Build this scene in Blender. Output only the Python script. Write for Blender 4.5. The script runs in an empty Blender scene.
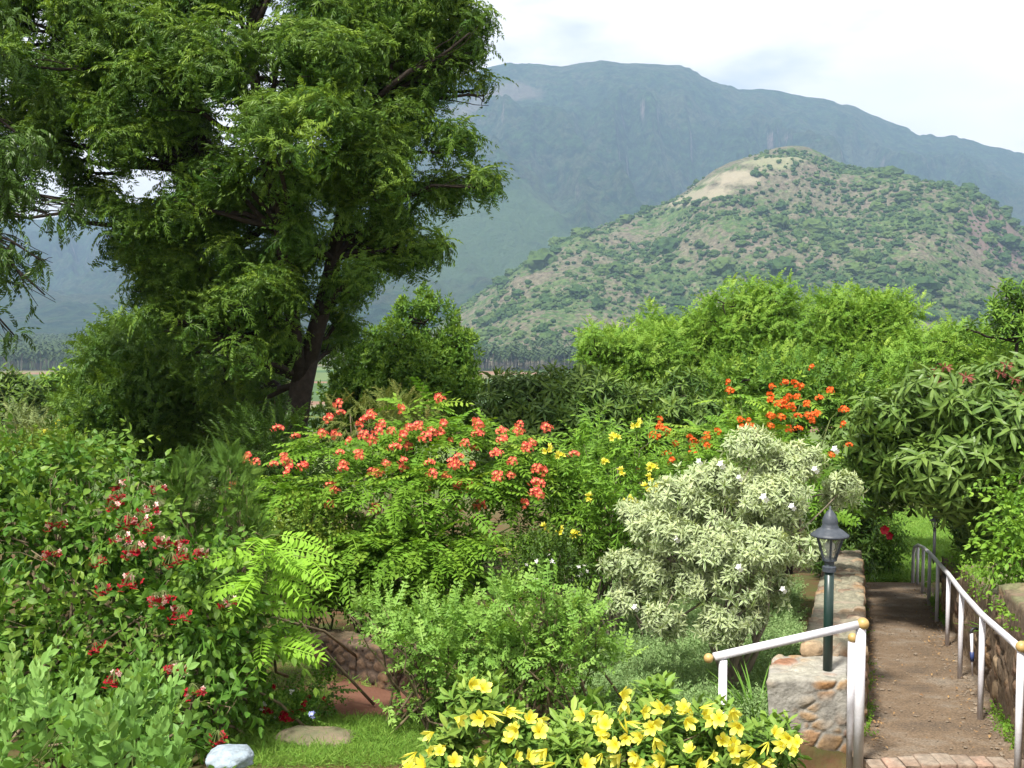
import bpy, math, random
import numpy as np
from mathutils import Vector
R = math.radians
rng = np.random.default_rng(7)
random.seed(7)
sc = bpy.context.scene
COL = sc.collection

# ------------------------------------------------------------------ camera, world, sun, exposure
W, H, F, HOR = 1024, 768, 1100.0, 320.0
PITCH = math.atan((384 - HOR) / F)
cam = bpy.data.cameras.new('camera'); camo = bpy.data.objects.new('camera', cam); COL.objects.link(camo)
cam.sensor_width = 36; cam.lens = 36 * F / W; cam.clip_end = 60000; cam.clip_start = 0.05
camo.location = (0, 0, 0); camo.rotation_euler = (R(90) - PITCH, 0, 0)
sc.camera = camo
SUN_EL, SUN_AZ = 58, 215            # azimuth measured clockwise from +Y (behind the camera, to the left)
world = bpy.data.worlds.new('World'); sc.world = world; world.use_nodes = True
nt = world.node_tree; nt.nodes.clear()
N = nt.nodes.new; L = nt.links.new
out = N('ShaderNodeOutputWorld'); bg = N('ShaderNodeBackground'); sky = N('ShaderNodeTexSky')
sky.sky_type = 'NISHITA'; sky.sun_disc = False; sky.sun_elevation = R(SUN_EL); sky.sun_rotation = R(SUN_AZ)
bg.inputs['Strength'].default_value = 0.07
tc = N('ShaderNodeTexCoord'); mp = N('ShaderNodeMapping'); mp.inputs['Scale'].default_value = (1.0, 1.0, 2.6)
mp.inputs['Location'].default_value = (0.31, 0.4, 0.12)
nz = N('ShaderNodeTexNoise'); nz.inputs['Scale'].default_value = 2.6; nz.inputs['Detail'].default_value = 7; nz.inputs['Roughness'].default_value = 0.55
cr = N('ShaderNodeValToRGB'); cr.color_ramp.elements[0].position = 0.33; cr.color_ramp.elements[1].position = 0.52
nz2 = N('ShaderNodeTexNoise'); nz2.inputs['Scale'].default_value = 4.5; nz2.inputs['Detail'].default_value = 6
cr2 = N('ShaderNodeValToRGB')
cr2.color_ramp.elements[0].color = (9.2, 9.0, 8.8, 1); cr2.color_ramp.elements[0].position = 0.3
cr2.color_ramp.elements[1].color = (12.5, 11.6, 10.6, 1); cr2.color_ramp.elements[1].position = 0.6
mx = N('ShaderNodeMixRGB')
L(tc.outputs['Generated'], mp.inputs['Vector']); L(mp.outputs[0], nz.inputs['Vector']); L(mp.outputs[0], nz2.inputs['Vector'])
L(nz.outputs['Fac'], cr.inputs['Fac']); L(cr.outputs['Color'], mx.inputs['Fac'])
L(sky.outputs['Color'], mx.inputs['Color1']); L(nz2.outputs['Fac'], cr2.inputs['Fac']); L(cr2.outputs['Color'], mx.inputs['Color2'])
L(mx.outputs['Color'], bg.inputs['Color']); L(bg.outputs[0], out.inputs['Surface'])
sun = bpy.data.lights.new('sun', 'SUN'); suno = bpy.data.objects.new('sun', sun); COL.objects.link(suno)
sun.energy = 4.0; sun.angle = R(7.0); sun.color = (1.0, 0.95, 0.86)
sd = Vector((math.sin(R(SUN_AZ)) * math.cos(R(SUN_EL)), math.cos(R(SUN_AZ)) * math.cos(R(SUN_EL)), math.sin(R(SUN_EL))))
suno.rotation_euler = sd.to_track_quat('Z', 'Y').to_euler()
sc.view_settings.view_transform = 'Standard'; sc.view_settings.look = 'None'
sc.view_settings.exposure = 1.05; sc.view_settings.gamma = 1.0
sc.cycles.max_bounces = 6; sc.cycles.diffuse_bounces = 2; sc.cycles.glossy_bounces = 2
sc.cycles.transmission_bounces = 3; sc.cycles.transparent_max_bounces = 8; sc.cycles.volume_bounces = 0
sc.cycles.use_denoising = True

# ------------------------------------------------------------------ helpers
def at(px, py, Y):
    u = (px - 512) / F; v = (384 - py) / F
    d = np.array([u, math.cos(PITCH) + v * math.sin(PITCH), -math.sin(PITCH) + v * math.cos(PITCH)])
    return d * (Y / d[1])
def zat(py, Y): return at(512, py, Y)[2]
PZ0, PZ1 = zat(765, 7.3), zat(583, 18.3)
SL = (PZ1 - PZ0) / 11.0
def plane_z(y): return PZ0 + (y - 7.3) * SL
PXL0 = at(870, 765, 7.3)[0]; PXR0 = at(1016, 765, 7.3)[0]
PDX = (at(862, 583, 18.3)[0] - PXL0) / 11.0
def path_l(y): return PXL0 + (y - 7.3) * PDX
def path_r(y): return PXR0 + (y - 7.3) * PDX

def hsh(ix, iy, iz):
    n = (ix.astype(np.int64) * 374761393 + iy.astype(np.int64) * 668265263 + iz.astype(np.int64) * 2147483647 // 7) & 0xffffffff
    n = ((n ^ (n >> 13)) * 1274126177) & 0xffffffff
    n = ((n ^ (n >> 16)) * 2246822519) & 0xffffffff
    return ((n ^ (n >> 15)) & 0xffffff) / float(0xffffff)
def vnoise(p):
    p = np.asarray(p, float); i = np.floor(p).astype(np.int64); f = p - i; f = f * f * (3 - 2 * f)
    r = 0
    for dx in (0, 1):
        for dy in (0, 1):
            for dz in (0, 1):
                w = (f[..., 0] if dx else 1 - f[..., 0]) * (f[..., 1] if dy else 1 - f[..., 1]) * (f[..., 2] if dz else 1 - f[..., 2])
                r = r + w * hsh(i[..., 0] + dx, i[..., 1] + dy, i[..., 2] + dz)
    return r
def fbm(p, o=4, g=0.5):
    r = 0; a = 1; s = 0; p = np.asarray(p, float)
    for k in range(o):
        r = r + a * vnoise(p * 2.03 ** k + 17.3 * k); s += a; a *= g
    return r / s
def ridged(p, o=4):
    r = 0; a = 1; s = 0; p = np.asarray(p, float)
    for k in range(o):
        r = r + a * (1 - abs(2 * vnoise(p * 2.03 ** k + 31.7 * k) - 1)); s += a; a *= 0.5
    return r / s
def worley(p):
    """distance to nearest and second nearest feature point, cell random"""
    p = np.asarray(p, float); i = np.floor(p).astype(np.int64)
    d1 = np.full(p.shape[:-1], 9.0); d2 = d1.copy(); c = np.zeros(p.shape[:-1])
    for dx in (-1, 0, 1):
        for dy in (-1, 0, 1):
            for dz in (-1, 0, 1):
                a, b, e = i[..., 0] + dx, i[..., 1] + dy, i[..., 2] + dz
                q = np.stack([a + hsh(a, b, e), b + hsh(a + 71, b, e), e + hsh(a, b + 53, e)], -1)
                d = np.linalg.norm(p - q, axis=-1); r = hsh(a, b, e + 91)
                m = d < d1
                d2 = np.where(m, d1, np.minimum(d2, d)); c = np.where(m, r, c); d1 = np.where(m, d, d1)
    return d1, d2, c
def nrm(v): return v / np.maximum(np.linalg.norm(v, axis=-1, keepdims=True), 1e-9)

def raw_mesh(name, V, T, C=None, mats=None, mi=None, smooth=False, quads=False):
    V = np.asarray(V, np.float32); T = np.asarray(T, np.int32); k = T.shape[1]
    me = bpy.data.meshes.new(name)
    me.vertices.add(len(V)); me.vertices.foreach_set('co', V.ravel())
    me.loops.add(T.size); me.loops.foreach_set('vertex_index', T.ravel())
    me.polygons.add(len(T)); me.polygons.foreach_set('loop_start', np.arange(0, T.size, k, dtype=np.int32))
    try: me.polygons.foreach_set('loop_total', np.full(len(T), k, np.int32))
    except Exception: pass
    me.update(calc_edges=True)
    if mi is not None: me.polygons.foreach_set('material_index', np.asarray(mi, np.int32))
    me.polygons.foreach_set('use_smooth', np.full(len(T), smooth, bool))
    if C is not None:
        a = me.color_attributes.new('Col', 'FLOAT_COLOR', 'POINT')
        c4 = np.ones((len(V), 4), np.float32); c4[:, :3] = C
        a.data.foreach_set('color', c4.ravel())
    for m in (mats or []): me.materials.append(m)
    me.validate(); me.update()
    return me
def tag(o, label=None, cat=None, group=None, kind=None):
    if label: o['label'] = label
    if cat: o['category'] = cat
    if group: o['group'] = group
    if kind: o['kind'] = kind
    return o
def link(name, me, parent=None, loc=None):
    o = bpy.data.objects.new(name, me); COL.objects.link(o)
    if parent is not None:
        o.parent = parent
        o.location = Vector(loc) if loc is not None else -parent.location   # mesh data kept in world coordinates
    elif loc is not None: o.location = loc
    return o
def thing(name, label, cat, loc, group=None):
    o = bpy.data.objects.new(name, None); COL.objects.link(o); o.location = Vector(loc); o.empty_display_size = 0.2
    return tag(o, label, cat, group)

# stencils: (V, T, C) with C = (random, edge, young)
def leaf(Ln=1.0, Wd=0.35, seg=2, fold=0.12, curve=0.15, peak=0.45, y0=0.0):
    V = [(0, y0, 0)]; C = [(0, 0.2, 0)]; T = []
    ts = np.linspace(0, 1, seg + 1)
    if seg == 1:
        w = Wd / 2
        V += [(-w, y0 + Ln * peak, fold * w - curve * Ln * peak ** 2), (w, y0 + Ln * peak, fold * w - curve * Ln * peak ** 2), (0, y0 + Ln, -curve * Ln)]
        C += [(0, 1, 0), (0, 1, 0), (0, .5, 0)]
        return np.array(V), np.array([(0, 3, 1), (0, 2, 3)]), np.array(C, float)
    prev = (0, 0, 0)
    for t in ts[1:-1]:
        w = Wd / 2 * math.sin(math.pi * t ** (math.log(0.5) / math.log(peak))) ** 0.75
        z = -curve * Ln * t * t; b = len(V)
        V += [(-w, y0 + Ln * t, z + fold * w), (0, y0 + Ln * t, z), (w, y0 + Ln * t, z + fold * w)]
        C += [(0, 1, 0), (0, 0, 0), (0, 1, 0)]
        if prev == (0, 0, 0): T += [(0, b + 1, b), (0, b + 2, b + 1)]
        else:
            a = prev[0]
            T += [(a, a + 1, b + 1), (a, b + 1, b), (a + 1, a + 2, b + 2), (a + 1, b + 2, b + 1)]
        prev = (b, b + 1, b + 2)
    a = prev[0]; V.append((0, y0 + Ln, -curve * Ln)); C.append((0, .6, 0)); e = len(V) - 1
    T += [(a, a + 1, e), (a + 1, a + 2, e)]
    return np.array(V), np.array(T), np.array(C, float)
def frames(d, up):
    d = nrm(d); s = np.cross(d, up); bad = np.linalg.norm(s, axis=1) < 1e-4
    s[bad] = (1, 0, 0); s = nrm(s); n = np.cross(s, d)
    return np.stack([s, d, n], -1)          # columns: side, along, normal
def stamp(tpl, M, P, S=None, rnd=None, young=None):
    V, T, C = tpl; n = len(P); m = len(V)
    if S is not None: M = M * np.asarray(S).reshape(-1, 1, 1)
    VV = np.einsum('nij,vj->nvi', M, V) + P[:, None, :]
    TT = T[None] + (np.arange(n) * m)[:, None, None]
    CC = np.repeat(C[None], n, 0).copy()
    if rnd is not None: CC[..., 0] = np.clip(CC[..., 0] * 0.5 + rnd[:, None], 0, 1)
    if young is not None: CC[..., 2] = np.clip(CC[..., 2] + young[:, None], 0, 1)
    return VV.reshape(-1, 3), TT.reshape(-1, 3), CC.reshape(-1, 3)
def merge(parts):
    V = []; T = []; C = []; o = 0
    for v, t, c in parts:
        if len(v) == 0: continue
        V.append(v); T.append(t + o); C.append(c); o += len(v)
    return np.concatenate(V), np.concatenate(T), np.concatenate(C)
def strip(pts, w):
    """thin flat stem along pts"""
    V = []; T = []; pts = np.array(pts, float)
    for p in pts: V += [p + (-w, 0, 0), p + (w, 0, 0)]
    for i in range(len(pts) - 1): a = 2 * i; T += [(a, a + 1, a + 3), (a, a + 3, a + 2)]
    return np.array(V), np.array(T), np.tile([0.3, 0.0, 0.0], (len(V), 1)).astype(float)
def curve_pts(Ln, droop, n, lift=0.0):
    t = np.linspace(0, 1, n)
    return np.stack([0 * t, Ln * t * (1 - 0.25 * abs(droop) * t), Ln * (lift * t - droop * t * t)], -1)
def pinnate(Ln, pairs, lf, lsize, ang=55, droop=0.5, term=True, vdrop=0.2, start=0.15, taper=0.5, seed=0, stemw=0.004):
    r = np.random.default_rng(seed)
    P = curve_pts(Ln, droop, 24); parts = [strip(P[::4], stemw)]
    ps = []; ds = []; ss = []
    for k in range(pairs):
        t = start + (1 - start) * k / max(pairs - 1, 1) * 0.97
        p = P[min(int(t * 23), 22)]; dr = nrm(P[min(int(t * 23) + 1, 23)] - P[min(int(t * 23), 22)])
        sz = lsize * (1 - taper * abs(t - 0.45) * 1.2)
        for sgn in (-1, 1):
            a = R(ang + r.uniform(-9, 9)); side = np.array([sgn, 0, 0])
            ps.append(p); ds.append(dr * math.cos(a) + side * math.sin(a) + np.array([0, 0, -vdrop + r.uniform(-.12, .12)])); ss.append(sz * r.uniform(.85, 1.1))
    if term: ps.append(P[-1]); ds.append(P[-1] - P[-3]); ss.append(lsize * (1 - taper * .5))
    up = np.tile([0, 0, 1.0], (len(ps), 1)) + r.normal(0, .25, (len(ps), 3))
    parts.append(stamp(lf, frames(np.array(ds), up), np.array(ps), np.array(ss), rnd=r.uniform(0, .5, len(ps))))
    return merge(parts)
def bipinnate(Ln, pairs, pin_len, lpairs, llen, droop=0.25, seed=0, lw=0.42):
    r = np.random.default_rng(seed)
    lf = leaf(1, lw, 1, 0.15, 0.05, 0.55)
    pin = pinnate(1.0, lpairs, lf, llen / pin_len, ang=68, droop=0.18, vdrop=0.05, start=.1, taper=.35, seed=seed + 5, stemw=.012)
    P = curve_pts(Ln, droop, 24); parts = [strip(P[::4], .005)]; ps = []; ds = []; ss = []
    for k in range(pairs):
        t = 0.22 + 0.76 * k / (pairs - 1); p = P[int(t * 23)]; dr = nrm(P[min(int(t * 23) + 1, 23)] - P[min(int(t * 23), 22)])
        sz = pin_len * math.sin(math.pi * (0.25 + 0.6 * t)) ** .7
        for sgn in (-1, 1):
            a = R(58 - 12 * t); ps.append(p); ds.append(dr * math.cos(a) + np.array([sgn * math.sin(a), 0, 0.02 + r.uniform(-.06, .06)])); ss.append(sz)
    up = np.tile([0, 0, 1.0], (len(ps), 1)) + r.normal(0, .08, (len(ps), 3))
    parts.append(stamp(pin, frames(np.array(ds), up), np.array(ps), np.array(ss), rnd=r.uniform(0, .3, len(ps))))
    return merge(parts)
def opposite(Ln, nodes, lf, lsize, ang=60, droop=0.2, lift=0.0, ldroop=0.2, seed=0, alt=False, dec=True, stemw=.004):
    r = np.random.default_rng(seed); P = curve_pts(Ln, droop, 24, lift); parts = [strip(P[::4], stemw)]; ps = []; ds = []; ss = []
    for k in range(nodes):
        t = 0.12 + 0.88 * k / max(nodes - 1, 1); p = P[min(int(t * 23), 23)]; i = min(int(t * 23), 22); dr = nrm(P[i + 1] - P[i])
        roll = (R(90) * (k % 2) if dec else 0) + r.uniform(-.4, .4)
        for sgn in ((-1, 1) if not alt else ((-1,) if k % 2 else (1,))):
            a = R(ang + r.uniform(-12, 12) - 25 * t); side = np.array([sgn * math.cos(roll), 0, sgn * math.sin(roll)])
            ps.append(p); ds.append(dr * math.cos(a) + side * math.sin(a) + np.array([0, 0, -ldroop])); ss.append(lsize * r.uniform(.7, 1.1) * (1 - .35 * t ** 3))
    ps.append(P[-1]); ds.append(P[-1] - P[-4] + 0.02); ss.append(lsize * .6)
    up = np.tile([0, 0, 1.0], (len(ps), 1)) + r.normal(0, .3, (len(ps), 3))
    yg = np.linspace(0, .5, len(ps)) ** 2
    parts.append(stamp(lf, frames(np.array(ds), up), np.array(ps), np.array(ss), rnd=r.uniform(0, .5, len(ps)), young=yg))
    return merge(parts)
def whorl(n, lf, lsize, Ln=.25, elev=(-30, 50), seed=0, stemw=.005, stemlen=.12):
    """leaves clustered round a shoot tip that points along +Y"""
    r = np.random.default_rng(seed); parts = [strip([(0, -stemlen, 0), (0, 0, 0), (0, Ln * .6, 0)], stemw)]; ps = []; ds = []; ss = []
    for k in range(n):
        a = k * 2.399 + r.uniform(-.3, .3); e = R(elev[0] + (elev[1] - elev[0]) * k / max(n - 1, 1) + r.uniform(-10, 10))
        rad = np.array([math.cos(a), 0, math.sin(a)])
        ps.append(np.array([0, Ln * .6 * k / n, 0])); ds.append(rad * math.cos(e) + np.array([0, math.sin(e), 0])); ss.append(lsize * r.uniform(.7, 1.1))
    up = np.tile([0, 1.0, 0], (n, 1)) + r.normal(0, .2, (n, 3))
    yg = np.linspace(0, .6, n) ** 2
    parts.append(stamp(lf, frames(np.array(ds), up), np.array(ps), np.array(ss), rnd=r.uniform(0, .5, n), young=yg))
    return merge(parts)

def tube(pts, rad, sides=6, rough=0.0):
    pts = np.array(pts, float); n = len(pts); rad = np.broadcast_to(np.asarray(rad, float), (n,))
    d = np.gradient(pts, axis=0); d = nrm(d); up = np.tile([0.13, 0.21, 1.0], (n, 1)); hor = abs(d[:, 2]) > .9; up[hor] = (1, .1, 0)
    up = np.tile(up[0], (n, 1)) if hor.all() or not hor.any() else np.tile([0.9, -0.43, .1], (n, 1))
    s = nrm(np.cross(d, up)); b = np.cross(s, d)
    a = np.linspace(0, 2 * np.pi, sides, endpoint=False)
    rr = rad[:, None] * (1 + rough * (rng.random((n, sides)) - .5))
    V = pts[:, None] + rr[..., None] * (np.cos(a)[None, :, None] * s[:, None] + np.sin(a)[None, :, None] * b[:, None])
    V = V.reshape(-1, 3); T = []
    i = np.arange(n - 1)[:, None] * sides; j = np.arange(sides)[None]; j2 = (j + 1) % sides
    A, B, C_, D = (i + j).ravel(), (i + j2).ravel(), (i + sides + j2).ravel(), (i + sides + j).ravel()
    T = np.concatenate([np.stack([A, B, C_], 1), np.stack([A, C_, D], 1)])
    V = np.concatenate([V, pts[:1], pts[-1:]]); c0, c1 = n * sides, n * sides + 1; k = np.arange(sides); k2 = (k + 1) % sides
    T = np.concatenate([T, np.stack([k2, k, np.full(sides, c0)], 1), np.stack([(n - 1) * sides + k, (n - 1) * sides + k2, np.full(sides, c1)], 1)])
    return V, T, np.tile([.5, .5, 0.0], (len(V), 1))
def wiggle(a, b, n=7, amp=.08, sag=0.0, seed=None):
    a, b = np.array(a, float), np.array(b, float); t = np.linspace(0, 1, n)[:, None]
    ln = np.linalg.norm(b - a); w = rng.normal(0, amp * ln, (n, 3)); w = (w + np.roll(w, 1, 0)) / 2
    return a + (b - a) * t + w * np.sin(np.pi * t) + np.array([0, 0, 1.0]) * sag * ln * np.sin(np.pi * t)
def box(c, s, rot=0.0):
    c = np.array(c, float); V = np.array([(x, y, z) for x in (-.5, .5) for y in (-.5, .5) for z in (-.5, .5)]) * np.array(s)
    if rot: co, si = math.cos(rot), math.sin(rot); V = np.stack([V[:, 0] * co - V[:, 1] * si, V[:, 0] * si + V[:, 1] * co, V[:, 2]], 1)
    Q = [(0, 1, 3, 2), (4, 6, 7, 5), (0, 4, 5, 1), (2, 3, 7, 6), (0, 2, 6, 4), (1, 5, 7, 3)]
    T = [t for q in Q for t in ((q[0], q[1], q[2]), (q[0], q[2], q[3]))]
    return V + c, np.array(T), np.tile([.5, .5, 0.0], (8, 1))
def lathe(c, prof, sides=16):
    c = np.array(c, float); a = np.linspace(0, 2 * np.pi, sides, endpoint=False) + .2; n = len(prof)
    V = np.array([(r * math.cos(t), r * math.sin(t), z) for r, z in prof for t in a]) + c
    T = []
    for i in range(n - 1):
        for j in range(sides):
            k = (j + 1) % sides; A, B, C_, D = i * sides + j, i * sides + k, (i + 1) * sides + k, (i + 1) * sides + j
            T += [(A, B, C_), (A, C_, D)]
    return V, np.array(T), np.tile([.5, .5, 0.0], (len(V), 1))
def put(name, g, mats, parent=None, smooth=False, mi=None):
    m = mats if isinstance(mats, list) else [mats]
    if parent is None:                  # a thing that is one mesh: origin at its base
        V = np.asarray(g[0], float); c = np.array([V[:, 0].mean(), V[:, 1].mean(), V[:, 2].min()])
        return link(name, raw_mesh(name, V - c, g[1], g[2], m, mi, smooth), None, Vector(c))
    V = np.asarray(g[0], float) - np.array(parent.location)
    return link(name, raw_mesh(name, V, g[1], g[2], m, mi, smooth), parent, (0, 0, 0))

# ------------------------------------------------------------------ materials
def newmat(name):
    m = bpy.data.materials.new(name); m.use_nodes = True; t = m.node_tree; t.nodes.clear()
    return m, t, t.nodes.new, t.links.new
def rgb(c): return (c[0], c[1], c[2], 1)
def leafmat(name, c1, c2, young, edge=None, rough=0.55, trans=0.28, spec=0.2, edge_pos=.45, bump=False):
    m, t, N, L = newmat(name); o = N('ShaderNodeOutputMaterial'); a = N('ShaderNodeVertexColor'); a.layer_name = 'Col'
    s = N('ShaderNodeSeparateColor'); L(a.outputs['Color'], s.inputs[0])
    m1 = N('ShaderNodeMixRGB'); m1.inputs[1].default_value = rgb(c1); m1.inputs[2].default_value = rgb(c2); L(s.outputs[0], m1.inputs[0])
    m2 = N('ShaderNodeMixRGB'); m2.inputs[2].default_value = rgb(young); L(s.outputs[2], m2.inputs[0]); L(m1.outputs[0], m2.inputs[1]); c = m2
    if edge is not None:
        r = N('ShaderNodeValToRGB'); r.color_ramp.elements[0].position = edge_pos - .08; r.color_ramp.elements[1].position = edge_pos + .08
        L(s.outputs[1], r.inputs[0]); m3 = N('ShaderNodeMixRGB'); m3.inputs[2].default_value = rgb(edge); L(r.outputs[0], m3.inputs[0]); L(m2.outputs[0], m3.inputs[1]); c = m3
    p = N('ShaderNodeBsdfPrincipled'); p.inputs['Roughness'].default_value = rough; p.inputs['Specular IOR Level'].default_value = spec
    L(c.outputs[0], p.inputs['Base Color']); tr = N('ShaderNodeBsdfTranslucent')
    g = N('ShaderNodeMixRGB'); g.blend_type = 'MULTIPLY'; g.inputs[0].default_value = 1; g.inputs[2].default_value = (1.25, 1.2, .55, 1)
    L(c.outputs[0], g.inputs[1]); L(g.outputs[0], tr.inputs['Color'])
    x = N('ShaderNodeMixShader'); x.inputs[0].default_value = trans * .72; L(p.outputs[0], x.inputs[1]); L(tr.outputs[0], x.inputs[2]); L(x.outputs[0], o.inputs['Surface'])
    return m
def solid(name, c, rough=.6, spec=.3, metallic=0.0, nscale=0, namp=.3, bump=0.0, bscale=40.0, c2=None, coords='Object'):
    m, t, N, L = newmat(name); o = N('ShaderNodeOutputMaterial'); p = N('ShaderNodeBsdfPrincipled')
    p.inputs['Roughness'].default_value = rough; p.inputs['Specular IOR Level'].default_value = spec; p.inputs['Metallic'].default_value = metallic
    p.inputs['Base Color'].default_value = rgb(c); L(p.outputs[0], o.inputs['Surface']); tc = N('ShaderNodeTexCoord')
    if nscale:
        n = N('ShaderNodeTexNoise'); n.inputs['Scale'].default_value = nscale; n.inputs['Detail'].default_value = 8; n.inputs['Roughness'].default_value = .65; L(tc.outputs[coords], n.inputs['Vector'])
        r = N('ShaderNodeValToRGB'); r.color_ramp.elements[0].position = .3; r.color_ramp.elements[1].position = .7
        q = c2 if c2 is not None else tuple(x * (1 - namp) for x in c)
        r.color_ramp.elements[0].color = rgb(q); r.color_ramp.elements[1].color = rgb(c); L(n.outputs['Fac'], r.inputs[0]); L(r.outputs[0], p.inputs['Base Color'])
    if bump:
        n = N('ShaderNodeTexNoise'); n.inputs['Scale'].default_value = bscale; n.inputs['Detail'].default_value = 6; L(tc.outputs[coords], n.inputs['Vector'])
        b = N('ShaderNodeBump'); b.inputs['Strength'].default_value = bump; b.inputs['Distance'].default_value = .02; L(n.outputs['Fac'], b.inputs['Height']); L(b.outputs[0], p.inputs['Normal'])
    return m
def colmat(name, rough=.85, bump=.5, bscale=30, nscale=12, var=.35, spec=.2):
    """base colour straight from the mesh's colour attribute, broken up with noise"""
    m, t, N, L = newmat(name); o = N('ShaderNodeOutputMaterial'); p = N('ShaderNodeBsdfPrincipled'); a = N('ShaderNodeVertexColor'); a.layer_name = 'Col'
    tc = N('ShaderNodeTexCoord'); n = N('ShaderNodeTexNoise'); n.inputs['Scale'].default_value = nscale; n.inputs['Detail'].default_value = 9; n.inputs['Roughness'].default_value = .7
    L(tc.outputs['Object'], n.inputs['Vector']); mr = N('ShaderNodeMapRange'); mr.inputs[1].default_value = .3; mr.inputs[2].default_value = .7; mr.inputs[3].default_value = 1 - var; mr.inputs[4].default_value = 1 + var
    L(n.outputs['Fac'], mr.inputs[0]); x = N('ShaderNodeVectorMath'); x.operation = 'SCALE'; L(a.outputs['Color'], x.inputs[0]); L(mr.outputs[0], x.inputs['Scale']); L(x.outputs[0], p.inputs['Base Color'])
    b = N('ShaderNodeBump'); b.inputs['Strength'].default_value = bump; b.inputs['Distance'].default_value = .02; n2 = N('ShaderNodeTexNoise'); n2.inputs['Scale'].default_value = bscale; n2.inputs['Detail'].default_value = 8
    L(tc.outputs['Object'], n2.inputs['Vector']); L(n2.outputs['Fac'], b.inputs['Height']); L(b.outputs[0], p.inputs['Normal'])
    p.inputs['Roughness'].default_value = rough; p.inputs['Specular IOR Level'].default_value = spec; L(p.outputs[0], o.inputs['Surface'])
    return m
M_bark = solid('bark', (.045, .037, .030), .9, .1, nscale=14, namp=.55, bump=.9, bscale=28)
M_twig = solid('twig', (.20, .16, .10), .85, .1, nscale=20, namp=.45)
M_grey_twig = solid('grey_twig', (.26, .22, .17), .85, .1, nscale=20, namp=.45)
M_green_twig = solid('green_twig', (.14, .18, .06), .8, .1, nscale=20, namp=.4)

# ------------------------------------------------------------------ terrain
def ss(a, b, x): t = np.clip((x - a) / (b - a), 0, 1); return t * t * (3 - 2 * t)
ZP = -40.0
def ground_z(x, y):
    x = np.asarray(x, float); y = np.asarray(y, float)
    g = plane_z(np.maximum(y, 4.0)) + .0 * x
    g = g + (y < 4) * 0
    s = x - (PXR0 + (y - 7.3) * PDX)
    g = g + (.86 - .28 * ss(12, 13.5, y)) * ss(.16, .30, s) * (1 - ss(14.5, 17, y)) * (1 - .35 * ss(2.0, 6.0, s))
    sl = (PXL0 + (y - 7.3) * PDX) - x
    g = g + .10 * ss(.3, .6, sl) * (1 - ss(18.0, 21, y))
    g = g + .10 * (fbm(np.stack([x * .6, y * .6, 0 * x], -1), 3) - .5) * ss(.7, 2.5, sl) + .04 * (fbm(np.stack([x * 3, y * 3, 0 * x], -1), 2) - .5) * ss(.5, 1.0, np.maximum(sl, s))
    g = g - .75 * (1 - ss(7.3, 7.75, y)) * (sl > -1.3) * (1 - ss(1.2, 1.7, sl))
    t = ss(42, 330, y); zz = plane_z(44.)
    far = zz + (ZP - zz) * ss(0, 1, np.clip((y - 42) / 330, 0, 1))
    g = np.where(y > 42, np.maximum(far, ZP) + (plane_z(np.minimum(y, 60)) - zz) * (1 - ss(42, 90, y)), g)
    g = np.where(y > 372, ZP + .8 * (fbm(np.stack([x * .01, y * .01, 0 * x], -1), 3) - .5), g)
    return g
ys = np.concatenate([np.linspace(-30, 3.8, 12), np.arange(4, 24, .12), np.arange(24, 60, .6), np.geomspace(61, 25000, 90)])
us = np.concatenate([-np.geomspace(16000, 22, 60), np.arange(-21, -6, .35), np.arange(-6, -.2, .14), np.arange(-.2, 1.9, .045), np.arange(1.9, 5, .14), np.arange(5, 21, .35), np.geomspace(22, 16000, 60)])
UU, YY = np.meshgrid(us, ys)
XX = UU + PXL0 + (np.clip(YY, 0, 60) - 7.3) * PDX
ZZ = ground_z(XX, YY)
ins = (UU > -.10) & (UU < (PXR0 - PXL0) + .10) & (YY < 18.6) & (YY > 6.0)
ZZ = np.where(ins, plane_z(YY) - .05, ZZ)
nx, ny = len(us), len(ys)
i, j = np.meshgrid(np.arange(nx - 1), np.arange(ny - 1)); A = (j * nx + i).ravel()
GQ = np.stack([A, A + 1, A + nx + 1, A + nx], 1)
m, t, N, L = newmat('ground'); o = N('ShaderNodeOutputMaterial'); p = N('ShaderNodeBsdfPrincipled'); p.inputs['Roughness'].default_value = .95; p.inputs['Specular IOR Level'].default_value = .1
tc = N('ShaderNodeTexCoord'); sep = N('ShaderNodeSeparateXYZ'); L(tc.outputs['Object'], sep.inputs[0])
n1 = N('ShaderNodeTexNoise'); n1.inputs['Scale'].default_value = 1.3; n1.inputs['Detail'].default_value = 9; n1.inputs['Roughness'].default_value = .7; L(tc.outputs['Object'], n1.inputs['Vector'])
r1 = N('ShaderNodeValToRGB'); e = r1.color_ramp.elements; e[0].position = .38; e[0].color = (.12, .06, .036, 1); e[1].position = .62; e[1].color = (.07, .10, .03, 1); L(n1.outputs['Fac'], r1.inputs[0])
mpf = N('ShaderNodeMapping'); mpf.inputs['Scale'].default_value = (.006, .012, .01); L(tc.outputs['Object'], mpf.inputs[0])
vf = N('ShaderNodeTexVoronoi'); vf.inputs['Scale'].default_value = 1.4; L(mpf.outputs[0], vf.inputs['Vector'])
sf = N('ShaderNodeSeparateColor'); L(vf.outputs['Color'], sf.inputs[0])
r2 = N('ShaderNodeValToRGB'); r2.color_ramp.interpolation = 'CONSTANT'; e = r2.color_ramp.elements; e[0].color = (.10, .17, .05, 1); e[1].position = .35; e[1].color = (.17, .24, .08, 1)
e2 = e.new(.6); e2.color = (.26, .24, .13, 1); e3 = e.new(.78); e3.color = (.34, .20, .13, 1); e4 = e.new(.86); e4.color = (.08, .15, .05, 1); L(sf.outputs[0], r2.inputs[0])
nf = N('ShaderNodeTexNoise'); nf.inputs['Scale'].default_value = .06; nf.inputs['Detail'].default_value = 8; L(tc.outputs['Object'], nf.inputs['Vector'])
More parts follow.
